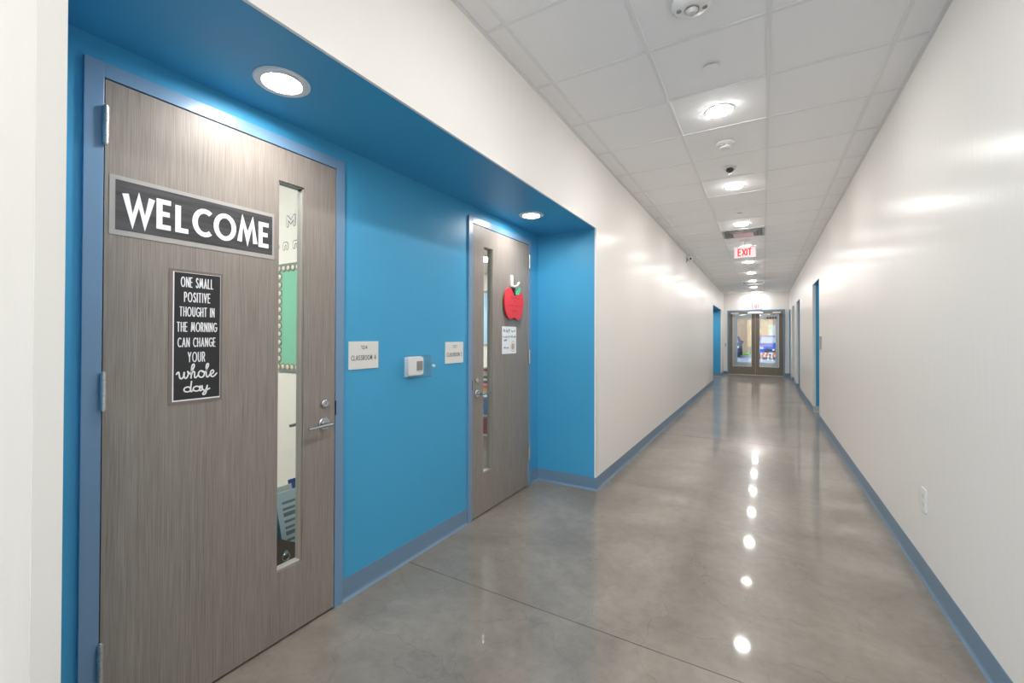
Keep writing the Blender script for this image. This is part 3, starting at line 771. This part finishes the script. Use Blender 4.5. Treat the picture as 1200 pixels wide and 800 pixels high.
# square plaque air diffusers
M['vent'] = mat('diffuser_grey_enamel', (176, 178, 178), .22)
for (k, lab) in ((8, 'square ceiling air diffuser just in front of the hanging exit sign'), (20, 'square ceiling air diffuser far down the corridor near the end doors')):
    yc = GY + GT * (k + .5); x_ = LX
    e = empty('air_diffuser', (x_, yc, H)); tag(e, lab, 'vent', 'ceiling air diffusers')
    h2 = GT / 2 - .014
    fr = MB()
    for (a_, b_) in ((h2, h2 - .03),):
        fr.box(x_ - a_, x_ + a_, yc - a_, yc - b_, H - .012, H + .002).box(x_ - a_, x_ + a_, yc + b_, yc + a_, H - .012, H + .002).box(x_ - a_, x_ - b_, yc - b_, yc + b_, H - .012, H + .002).box(x_ + b_, x_ + a_, yc - b_, yc + b_, H - .012, H + .002)
    fr.build('frame', 'vent', e)
    MB().box(x_ - h2 + .03, x_ + h2 - .03, yc - h2 + .03, yc + h2 - .03, H - .002, H + .001).build('throat', mat('throat_shadow', (120, 122, 122), .6), e)
    for (a_, z_) in ((h2 - .06, -.02), (h2 - .11, -.026)):
        q = MB()
        q.box(x_ - a_, x_ + a_, yc - a_, yc - a_ + .018, H + z_ - .004, H + z_).box(x_ - a_, x_ + a_, yc + a_ - .018, yc + a_, H + z_ - .004, H + z_).box(x_ - a_, x_ - a_ + .018, yc - a_ + .018, yc + a_ - .018, H + z_ - .004, H + z_).box(x_ + a_ - .018, x_ + a_, yc - a_ + .018, yc + a_ - .018, H + z_ - .004, H + z_)
        q.box(x_ - .006, x_ + .006, yc - a_, yc - a_ + .004, H + z_, H).box(x_ - .006, x_ + .006, yc + a_ - .004, yc + a_, H + z_, H)
        q.build('vane', 'vent', e)
    a_ = h2 - .15
    MB().box(x_ - a_, x_ + a_, yc - a_, yc + a_, H - .036, H - .032).box(x_ - .01, x_ + .01, yc - .01, yc + .01, H - .032, H).build('plaque', 'vent', e)

# exit signs
M['exit_face'] = mat('lit_exit_panel', (206, 190, 190), .4, emit=(255, 232, 232), strength=.3)
M['exit_red'] = mat('lit_red_letters', (170, 12, 22), .4, emit=(255, 50, 58), strength=.45)
def exit_sign(xc, yf, z0, wdt, hgt, label, hang):
    e = empty('exit_sign', (xc, yf, z0)); tag(e, label, 'sign', 'exit signs')
    MB().rbox(xc - wdt / 2, xc + wdt / 2, yf, yf + .045, z0, z0 + hgt, .012, 1).build('housing', 'white', e)
    MB().box(xc - wdt / 2 + .012, xc + wdt / 2 - .012, yf - .001, yf, z0 + .012, z0 + hgt - .012).build('face', 'exit_face', e)
    strokes(text_lines('EXIT', .2), .021, xc - wdt * .33, xc + wdt * .33, z0 + .028, z0 + hgt - .028, yf - .0022, axis=1, rounded=False).build('lettering', 'exit_red', e)
    if hang:
        MB().lathe((xc, yf + .022, z0 + hgt), [(.012, 0), (.012, H - z0 - hgt)], 2, 14).build('stem', 'white', e)
        MB().lathe((xc, yf + .022, H), [(.0, -.016), (.07, -.014), (.08, -.008), (.08, 0)], 2, 28).build('canopy', 'white', e)
exit_sign(-.276, 8.36, 2.778, .335, .19, 'red EXIT sign hanging from the corridor ceiling', True)
exit_sign(-.256, YE - .047, 2.462, .35, .21, 'small red EXIT sign on the end wall over the double doors', False)

# small device high on the left wall
e = empty('wall_camera', (XL, 9.25, 2.93)); tag(e, 'small white camera high on the left wall under the ceiling', 'camera')
MB().rbox(XL, XL + .02, 9.17, 9.31, 2.90, 3.04, .02).build('back_plate', 'white', e)
MB().tube([(XL + .015, 9.24, 2.985), (XL + .06, 9.2, 2.985)], .02, 12).build('bracket', 'white', e)
MB().tube([(XL + .05, 9.27, 2.985), (XL + .085, 9.13, 2.97)], [.035, .042], 16).build('camera_body', 'white', e)
MB().tube([(XL + .0852, 9.129, 2.97), (XL + .086, 9.125, 2.9695)], .02, 14).build('lens', 'black', e)

# outlet and signs on the right wall, switch beside the end doors
e = empty('wall_outlet', (XR, 3.378, .40)); tag(e, 'white power outlet low on the right wall', 'outlet')
MB().rbox(XR - .007, XR, 3.336, 3.42, .398, .535, .008).build('cover_plate', 'white', e, bevel=.002)
for z_ in (.445, .488):
    MB().rbox(XR - .0085, XR - .007, 3.362, 3.394, z_ - .014, z_ + .014, .008).build('socket', mat('outlet_socket', (214, 214, 212), .4), e)
e = empty('room_sign', (XR, 8.6, 1.22)); tag(e, 'small grey sign plate on the right wall before the nearest recess', 'sign')
MB().box(XR - .012, XR, 8.50, 8.70, 1.22, 1.43).build('plate', mat('grey_plate_edge', (168, 168, 166), .4), e)
e = empty('light_switch', (-1.268, YE, 1.1)); tag(e, 'small switch plate on the end wall left of the double doors', 'switch')
MB().rbox(-1.285, -1.25, YE - .006, YE, 1.07, 1.19, .005, 1).build('plate', mat('steel_switch', (170, 168, 165), .4), e)
MB().box(-1.272, -1.263, YE - .014, YE - .006, 1.12, 1.14).build('toggle', 'white', e)

# ================================================================== END DOUBLE DOORS
e = empty('door_8', (-.266, YE, 0)); tag(e, 'taupe double doors with tall glass panes at the end of the corridor', 'door', kind='structure')
f = MB()
f.box(EX0, EX0 + .052, YE - .015, YE + .14, 0, ET).box(EX1 - .052, EX1, YE - .015, YE + .14, 0, ET).box(EX0 + .052, EX1 - .052, YE - .015, YE + .14, ET - .052, ET)
f.build('door_frame', 'frame', e, bevel=.002)
MB().box(EX0 + .052, EX1 - .052, YE - .03, YE + .12, 0, .014).build('threshold', mat('aluminium_threshold', (205, 205, 202), .35), e)
mid = (EX0 + EX1) / 2
for (a_, b_, ga, gb, s_) in ((EX0 + .055, mid - .002, -1.02, -.388, 1), (mid + .002, EX1 - .055, -.135, .487, -1)):
    z0, z1, gz0, gz1 = .018, ET - .056, .318, 2.285
    y0, y1 = YE - .008, YE + .037
    leaf = MB().box(a_, ga, y0, y1, z0, z1).box(gb, b_, y0, y1, z0, z1).box(ga, gb, y0, y1, z0, gz0).box(ga, gb, y0, y1, gz1, z1).build('door_leaf', 'end_leaf', e)
    s2 = MB()
    for (q0, q1, q2, q3) in ((ga, ga + .012, gz0, gz1), (gb - .012, gb, gz0, gz1), (ga, gb, gz0, gz0 + .012), (ga, gb, gz1 - .012, gz1)):
        s2.box(q0, q1, y0 - .003, y1, q2, q3)
    s2.build('glazing_bead', 'white', leaf)
    MB().box(ga + .012, gb - .012, y0 + .02, y0 + .026, gz0 + .012, gz1 - .012).build('glass_pane', 'glass_end', leaf)
    cx = a_ + .20 if s_ > 0 else b_ - .20
    MB().rbox(cx - .13, cx + .13, y0 - .05, y0, 2.30, 2.36, .008, 1).build('door_closer', 'steel', leaf)
    MB().tube([(cx, y0 - .03, 2.295), (cx + s_ * .2, y0 - .12, 2.25), (cx + s_ * .36, y0 - .02, 2.27)], .01, 8).build('closer_arm', 'steel', leaf)
    MB().box(mid - .004 if s_ > 0 else mid, mid if s_ > 0 else mid + .004, y0 - .006, y0, z0, z1).build('astragal', 'steel', leaf)
q = MB()
for j in range(4):
    q.box(.10 + j * .085, .16 + j * .085, YE + .0095, YE + .0105, 2.10, 2.17)
q.build('door_decal', mat('dark_decal', (70, 66, 60), .6), e)
e = empty('door_operator', (-.266, YE - .06, 2.28)); tag(e, 'white bar shaped door device above the meeting of the end doors', 'device')
MB().rbox(-.52, -.012, YE - .075, YE - .016, 2.298, 2.362, .008, 0).build('cover', 'white', e)
MB().box(-.46, -.07, YE - .06, YE - .02, 2.362, 2.392).build('mounting_rail', 'steel', e)

# ================================================================== VESTIBULE AND OUTSIDE
VY = 20.6
w = MB().box(-1.75, -1.65, YE + .14, VY + .1, -.05, 2.9).box(1.1, 1.2, YE + .14, VY + .1, -.05, 2.9)
tag(struct(w, 'wall_vestibule', 'wall_plain'), 'white side walls of the vestibule behind the end doors', 'wall')
tag(struct(MB().box(-1.75, 1.2, YE + .14, VY + .1, 2.75, 2.85), 'ceiling_vestibule', 'wall_plain'), 'white vestibule ceiling behind the end doors', 'ceiling')
downlight(-.27, 19.6, 2.75, .084, .108, 'lens', 'round downlight in the vestibule behind the end doors', 'vestibule lights', 'vestibule_downlight')  # lamp added to light the vestibule
M['alu'] = mat('pale_storefront_enamel', (214, 218, 222), .4)
e = empty('door_9', (-.27, VY, 0)); tag(e, 'pale storefront entrance doors seen through the end doors', 'door', kind='structure')
f = MB().box(-1.65, -1.30, VY, VY + .08, 0, 2.75).box(.78, 1.1, VY, VY + .08, 0, 2.75).box(-1.30, .78, VY, VY + .08, 2.3, 2.75)
f.build('door_frame', 'alu', e)
for (a_, b_, ga, gb) in ((-1.295, -.275, -.965, -.36), (-.265, .775, -.18, .42)):
    leaf = MB().box(a_, ga, VY + .01, VY + .06, .01, 2.295).box(gb, b_, VY + .01, VY + .06, .01, 2.295).box(ga, gb, VY + .01, VY + .06, .01, .37).box(ga, gb, VY + .01, VY + .06, 2.2, 2.295).build('door_leaf', 'alu', e)
    MB().box(ga, gb, VY + .03, VY + .036, .37, 2.2).build('glass_pane', 'glass_tinted', leaf)
# ground, lawn, building
M['pave'] = mat('pale_concrete_paving', (214, 212, 206), .8)
n = pos_noise(M['pave'], (1, 1, 1), 3, 5); r_ = ramp(M['pave'], n.outputs[0], [(.3, srgb(200, 198, 192)), (.7, srgb(226, 224, 218))]); ln(M['pave'], r_.outputs[0], M['pave'].node_tree.nodes['Principled BSDF'].inputs['Base Color'])
tag(struct(MB().box(-40, 40, VY + .1, 60, -.3, -.02).box(-40, 40, -40, -4.0, -.3, -.02), 'ground_outside', 'pave'), 'pale concrete paving outside the glazed ends of the corridor', 'ground')
M['lawn'] = mat('bright_lawn', (140, 214, 70), .9)
n = pos_noise(M['lawn'], (1, 1, 1), 18, 4); r_ = ramp(M['lawn'], n.outputs[0], [(.3, srgb(116, 196, 52)), (.7, srgb(164, 230, 96))]); ln(M['lawn'], r_.outputs[0], M['lawn'].node_tree.nodes['Principled BSDF'].inputs['Base Color'])
o = MB().box(-14, 14, 39.5, 43.6, -.02, .06).build('grass_strip', 'lawn'); tag(o, 'bright green grass strip in front of the brick building outside', 'grass', kind='stuff')
M['brick'] = mat('tan_brick', (198, 160, 130), .85)
bt = M['brick'].node_tree.nodes.new('ShaderNodeTexBrick')
bt.inputs['Color1'].default_value = srgb(196, 152, 124); bt.inputs['Color2'].default_value = srgb(178, 134, 108); bt.inputs['Mortar'].default_value = srgb(206, 192, 176)
bt.inputs['Scale'].default_value = 1.0; bt.inputs['Brick Width'].default_value = .24; bt.inputs['Row Height'].default_value = .08; bt.inputs['Mortar Size'].default_value = .006
gg = M['brick'].node_tree.nodes.new('ShaderNodeNewGeometry'); mp = M['brick'].node_tree.nodes.new('ShaderNodeMapping'); mp.inputs['Rotation'].default_value = (math.radians(-90), 0, 0)
ln(M['brick'], gg.outputs['Position'], mp.inputs['Vector']); ln(M['brick'], mp.outputs[0], bt.inputs['Vector']); ln(M['brick'], bt.outputs['Color'], M['brick'].node_tree.nodes['Principled BSDF'].inputs['Base Color'])
e = empty('brick_building', (0, 44, 0)); tag(e, 'tan brick building outside beyond the parked cars', 'building')
MB().box(-22, 22, 44, 50, -.02, 9).build('wall', 'brick', e)
MB().box(-22.2, 22.2, 43.8, 50.2, 9, 9.3).build('parapet', 'pave', e)
MB().box(.35, 2.6, 43.93, 44, 1.1, 2.5).build('panel', mat('pale_wall_panel', (206, 206, 196), .6), e)

def car(xc, yf, paint_rgb, label, s=1):
    """car with its nose towards the doors (-Y)"""
    e = empty('parked_car', (xc, yf, 0)); tag(e, label, 'car', 'cars parked outside')
    pm = mat('car_paint_%d' % int(yf * 10), paint_rgb, .5)
    hw = .9
    side = [(0, .32), (0, .78), (.12, .92), (1.1, 1.05), (1.9, 1.5), (2.3, 1.56), (3.3, 1.54), (4.1, 1.15), (4.5, 1.08), (4.55, .4), (4.4, .3), (.15, .26)]
    mb = MB(); n_ = len(side)
    for (xx, k_) in ((-1, 1), (1, 1)):
        for (y_, z_) in side:
            taper = hw * (1 - max(0, z_ - .95) * .32) * (1 - .12 * max(0, .5 - y_))
            mb.v.append((xc + xx * taper, yf + y_, z_ - .02))
    mb.f.append(tuple(range(n_))); mb.f.append(tuple(range(n_, 2 * n_))[::-1])
    for k_ in range(n_):
        mb.f.append((k_, n_ + k_, n_ + (k_ + 1) % n_, (k_ + 1) % n_))
    body = mb.build('body', pm, e, bevel=.04)
    gl = mat('pale_windscreen_%d' % int(yf * 10), (196, 206, 204), .12)  # sky reflection painted as a pale opaque colour
    MB().poly([(xc - .78, yf + 1.13, 1.05), (xc + .78, yf + 1.13, 1.05), (xc + .64, yf + 1.84, 1.455), (xc - .64, yf + 1.84, 1.455)]).build('windscreen', gl, e)
    MB().rbox(xc - .5, xc + .5, yf - .02, yf + .05, .44, .66, .05, 1).build('grille', 'dark', e)
    MB().lathe((xc, yf - .03, .62), [(0, 0), (.07, 0), (.07, .02)], 1, 16).build('emblem', 'white', e)
    for s_ in (-1, 1):
        MB().rbox(xc + s_ * .7 - .15, xc + s_ * .7 + .15, yf - .015, yf + .1, .66, .8, .04, 1).build('headlight', 'white', e)
        MB().rbox(xc + s_ * 1.0 - .1, xc + s_ * 1.0 + .1, yf + 1.35, yf + 1.45, 1.02, 1.16, .04, 1).build('mirror', pm, e)
        for yy in (.85, 3.65):
            MB().lathe((xc + s_ * .82, yf + yy, .31), [(0, -.1), (.2, -.1), (.33, -.09), (.33, .09), (.2, .1), (0, .1)], 0, 24).build('wheel', 'dark', e)
    MB().box(xc - .26, xc + .26, yf - .03, yf - .01, .34, .45).build('number_plate', 'white', e)
car(.55, 32.6, (6, 82, 190), 'bright blue car seen through the right-hand end door')
car(-2.35, 34.2, (26, 62, 110), 'dark blue car seen at the left of the left-hand end door')
M['orange'] = mat('orange_reflective', (238, 120, 50), .5)
for j, (x_, lab) in enumerate(((.06, 'orange and white barrier in front of the blue car, left one'), (.62, 'orange and white barrier in front of the blue car, right one'))):
    e = empty('traffic_barrier', (x_, 30.6, -.02)); tag(e, lab, 'barrier', 'orange barriers outside')
    for s_ in (-1, 1):
        MB().box(x_ + s_ * .17 - .02, x_ + s_ * .17 + .02, 30.45, 30.75, -.02, .02).box(x_ + s_ * .17 - .02, x_ + s_ * .17 + .02, 30.58, 30.62, .02, .5).build('post', 'white', e)
    MB().box(x_ - .22, x_ + .22, 30.56, 30.58, .22, .5).build('board', 'white', e)
    for q in (0, 1):
        MB().prism([(x_ - .2 + q * .2, .22), (x_ - .07 + q * .2, .22), (x_ + .01 + q * .2, .5), (x_ - .12 + q * .2, .5)], 1, 30.553, 30.56).build('stripe', 'orange', e)

# ================================================================== SEEN THROUGH THE DOOR WINDOWS
# bulletin board on the partition
YB = 2.05
e = empty('bulletin_board', (-2.75, YB, 1.13)); tag(e, 'green paper bulletin board with scalloped bulb border inside the classroom', 'board')
bx0, bx1, bz0, bz1 = -3.395, -2.20, 1.132, 1.985
MB().box(bx0, bx1, YB - .012, YB, bz0, bz1).build('green_paper', mat('mint_green_paper', (124, 194, 164), .7), e)
bord = MB(); bulbs = MB(); rng = []
per = .062
def bulb(x_, z_, ax, az):
    bulbs.lathe((x_, YB - .018, z_), [(0, -.006), (.013, -.004), (.019, 0), (.0, .004)], 1, 12)
k_ = int((bx1 - bx0) / per)
bord.box(bx0 - .004, bx1 + .004, YB - .014, YB - .0125, bz1 - .03, bz1 + .004).box(bx0 - .004, bx1 + .004, YB - .014, YB - .0125, bz0 - .004, bz0 + .03)
bord.box(bx0 - .004, bx0 + .03, YB - .014, YB - .0125, bz0 + .03, bz1 - .03).box(bx1 - .03, bx1 + .004, YB - .014, YB - .0125, bz0 + .03, bz1 - .03)
bord.build('border_strip', mat('slate_border', (120, 130, 128), .6), e)
for i in range(k_ + 1):
    x_ = bx0 + .02 + i * (bx1 - bx0 - .04) / k_
    for z_ in (bz1 - .034, bz0 + .034):
        bord2 = MB(); bulbs = MB()
        bord2.lathe((x_, YB - .0145, z_), [(0, -.001), (.03, -.0006), (.031, .001)], 1, 16)
        o = bord2.build('scallop', mat('slate_scallop', (128, 134, 130), .6) if 'slate_scallop' not in bpy.data.materials else bpy.data.materials['slate_scallop'], e)
        bulb(x_, z_, 0, 0)
        bulbs.build('bulb_print', bpy.data.materials.get('gold_bulb') or mat('gold_bulb', (226, 216, 190), .5), o)
kz = int((bz1 - bz0 - .1) / per)
for i in range(1, kz):
    z_ = bz0 + .034 + i * (bz1 - bz0 - .068) / kz
    for x_ in (bx0 + .03,):
        bord2 = MB(); bulbs = MB()
        bord2.lathe((x_, YB - .0145, z_), [(0, -.001), (.03, -.0006), (.031, .001)], 1, 16)
        o = bord2.build('scallop', bpy.data.materials['slate_scallop'], e)
        bulb(x_, z_, 0, 0)
        bulbs.build('bulb_print', bpy.data.materials['gold_bulb'], o)
# outlined wall letters above it
def outline_letter(ch, x0, x1, z0, z1, label):
    e = empty('wall_letter', ((x0 + x1) / 2, YB, z0)); tag(e, label, 'letter', 'letters above the bulletin board')
    L = {'M': [[(0, 0), (0, 1), (.45, .35), (.9, 1), (.9, 0)]], 'o': [arc(.5, .5, .5, .5, 90, 450, 20)], 'n': [[(0, 1), (0, 0)], [(0, .6), (.2, .9), (.55, 1), (.8, .85), (.85, .6), (.85, 0)]]}[ch]
    strokes(L, .030, x0, x1, z0, z1, YB - .001, axis=1).build('outline', 'black', e)
    strokes(L, .019, x0 + .0055, x1 - .0055, z0 + .0055, z1 - .0055, YB - .0018, axis=1).build('fill', 'white', e)
outline_letter('M', -3.304, -3.185, 2.279, 2.378, 'white outlined capital M above the green bulletin board')
outline_letter('o', -3.147, -3.06, 2.277, 2.355, 'white outlined letter o right of the M above the bulletin board')
outline_letter('n', -3.350, -3.277, 2.099, 2.169, 'white outlined letter n just above the bulletin board, left one')
outline_letter('n', -3.217, -3.139, 2.099, 2.169, 'white outlined letter n just above the bulletin board, right one')
outline_letter('o', -3.47, -3.40, 2.099, 2.169, 'white outlined letter at the left end of the lower row above the board')
# brown basket with ring handle and papers standing in it
M['leather'] = mat('dark_brown_leather', (104, 78, 62), .45)
e = empty('basket', (-2.5, 1.62, 0)); tag(e, 'dark brown basket with a ring handle behind the WELCOME door window', 'basket')
th = .012
bx0, bx1, by0, by1 = -2.72, -2.43, 1.46, 2.0
mb = MB()
# front panel with a dipping rim
n_ = 12
def rim(t): return .245 - .12 * math.sin(math.pi * t) ** 1.0
front = [(by0, .001)] + [(by1, .001)] + [(by1 - (by1 - by0) * k_ / n_, rim(k_ / n_)) for k_ in range(n_ + 1)]
MB().prism(front, 0, bx1 - th, bx1).build('front_panel', 'leather', e)
MB().prism(front, 0, bx0, bx0 + th).build('back_panel', 'leather', e)
MB().box(bx0 + th, bx1 - th, by0, by0 + th, .001, .245).build('side_panel', 'leather', e)
MB().box(bx0 + th, bx1 - th, by1 - th, by1, .001, .245).build('side_panel', 'leather', e)
MB().box(bx0 + th, bx1 - th, by0 + th, by1 - th, .001, .012).build('bottom_panel', 'leather', e)
MB().lathe((bx1, 1.515, .135), [(.016, 0), (.016, .004), (0, .005)], 0, 16).tube([(bx1 + .006, 1.515 + .022 * math.sin(a_), .125 - .012 + .022 * math.cos(a_)) for a_ in [2 * math.pi * q / 18 for q in range(19)]], .004, 8).build('ring_handle', 'chrome', e)
def sheet(name, y0, y1, z0, z1, x, lean, label, rgb, lines=True):
    e = empty(name, (x, (y0 + y1) / 2, z0)); tag(e, label, 'paper', 'papers in the brown basket')
    mb = MB(); i = 0
    mb.v = [(x + dx, y_, z_) if z_ == z0 else (x - lean + dx, y_ - .05, z_) for dx in (0, .004) for (y_, z_) in ((y0, z0), (y1, z0), (y1, z1), (y0, z1))]
    mb.f = [(0, 3, 2, 1), (4, 5, 6, 7), (0, 1, 5, 4), (1, 2, 6, 5), (2, 3, 7, 6), (3, 0, 4, 7)]
    mb.build('sheet', mat('paper_' + str(rgb[0]), rgb, .6), e)
    if lines:
        q = MB(); rg = random.Random(3)
        for k_ in range(9):
            t0 = .15 + k_ * .085; t1 = t0 + (.035 if k_ % 3 else .055)
            def P_(t, s): return (x - lean * t + .0052, y0 + (y1 - y0) * s - .05 * t, z0 + (z1 - z0) * t)
            s1 = rg.uniform(.5, .92)
            q.poly([P_(t0, .12), P_(t0, s1), P_(t1, s1), P_(t1, .12)])
        q.build('print_lines', bpy.data.materials.get('grey_print') or mat('grey_print', (140, 144, 142), .6), e)
sheet('paper_sheet', 1.56, 1.80, .013, .462, -2.50, .03, 'pale printed sheet standing in the brown basket', (234, 238, 234))
sheet('newspaper', 1.53, 1.71, .013, .47, -2.56, .05, 'grey folded newspaper leaning in the brown basket', (214, 216, 208))
sheet('blue_folder', 1.53, 1.66, .013, .375, -2.535, .03, 'blue folder between the papers in the basket', (84, 140, 172), False)
sheet('picture_book', 1.70, 1.84, .013, .49, -2.60, .03, 'blue and yellow book standing in the basket', (48, 84, 150), False)
o = MB().box(-2.628, -2.626, 1.69, 1.78, .36, .455).build('yellow_label', mat('yellow_card', (236, 206, 40), .6), [q for q in bpy.data.objects if q.name.startswith('picture_book')][0])

# classroom behind the apple door: pale blue board with rails, low shelf with stacked books
e = empty('blue_board', (-6.4, 9.4, 1.18)); tag(e, 'pale blue wall board with grey rails seen through the apple door window', 'board')
MB().box(-7.4, -5.6, 9.385, 9.4, 1.2, 2.56).build('panel', mat('pale_blue_board', (164, 206, 232), .5), e)
for z_ in (2.56, 1.16):
    MB().box(-7.45, -5.55, 9.36, 9.4, z_, z_ + .06).build('rail', mat('grey_rail_%d' % int(z_ * 10), (150, 152, 150), .4), e)
MB().box(-6.55, -6.38, 9.37, 9.384, 2.2, 2.45).build('pinned_card', mat('yellowish_card', (222, 220, 190), .6), e)
e = empty('low_shelf', (-3.45, 5.15, 0)); tag(e, 'pale open shelf unit seen through the apple door window', 'shelf')
M['birch'] = mat('pale_grey_shelf', (186, 192, 190), .5)
sx0, sx1, sy0, sy1 = -3.95, -2.95, 5.0, 5.36
for z_ in (.02, .29, .60):
    MB().box(sx0, sx1, sy0, sy1, z_, z_ + .02).build('shelf_board', 'birch', e)
for x_ in (sx0, sx1 - .02):
    MB().box(x_, x_ + .02, sy0, sy1, 0, .02).box(x_, x_ + .02, sy0, sy1, .04, .29).box(x_, x_ + .02, sy0, sy1, .31, .60).build('side_panel', 'birch', e)
cols = [((236, 190, 130), 'tan'), ((238, 170, 110), 'orange'), ((226, 90, 96), 'red'), ((238, 150, 170), 'pink'), ((60, 56, 56), 'black'), ((214, 216, 216), 'white'), ((60, 72, 74), 'charcoal'), ((130, 196, 170), 'mint'), ((220, 160, 120), 'peach'), ((70, 50, 44), 'brown')]
z_ = .62
for j, (rgb, nm) in enumerate(cols):
    h_ = .034
    off = .02 * math.sin(j * 2.1)
    e = empty('book', (-3.38, 5.16, z_)); tag(e, '%s book in the stack on the shelf behind the apple door window' % nm, 'book', 'stacked books in the far classroom')
    cv = mat('cover_' + nm, rgb, .5)
    MB().box(-3.53 + off, -3.24 + off, 5.02, 5.26, z_, z_ + .004).box(-3.53 + off, -3.24 + off, 5.02, 5.26, z_ + h_ - .004, z_ + h_).box(-3.53 + off, -3.24 + off, 5.02, 5.024, z_ + .004, z_ + h_ - .004).build('cover', cv, e)
    MB().box(-3.525 + off, -3.25 + off, 5.025, 5.255, z_ + .004, z_ + h_ - .004).build('pages', 'white', e)
    z_ += h_
for j, (rgb, nm, y_, x_, zz) in enumerate((((70, 120, 190), 'blue', 5.04, -3.42, .31), ((150, 40, 36), 'dark red', 5.04, -3.42, .04), ((120, 160, 190), 'grey-blue', 5.04, -3.8, .31))):
    e = empty('storage_bin', (x_, y_ + .1, zz)); tag(e, '%s plastic bin on the shelf behind the apple door window' % nm, 'bin', 'shelf bins')
    MB().box(x_ - .14, x_ + .14, y_, y_ + .24, zz, zz + .01).box(x_ - .14, x_ + .14, y_, y_ + .01, zz + .01, zz + .2).box(x_ - .14, x_ + .14, y_ + .23, y_ + .24, zz + .01, zz + .2).box(x_ - .14, x_ - .13, y_ + .01, y_ + .23, zz + .01, zz + .2).box(x_ + .13, x_ + .14, y_ + .01, y_ + .23, zz + .01, zz + .2).build('tub', mat('bin_' + nm, rgb, .4), e)
    MB().rbox(x_ - .16, x_ + .16, y_ - .01, y_ + .25, zz + .2, zz + .212, .01, 2).build('rim', bpy.data.materials['bin_' + nm], e)
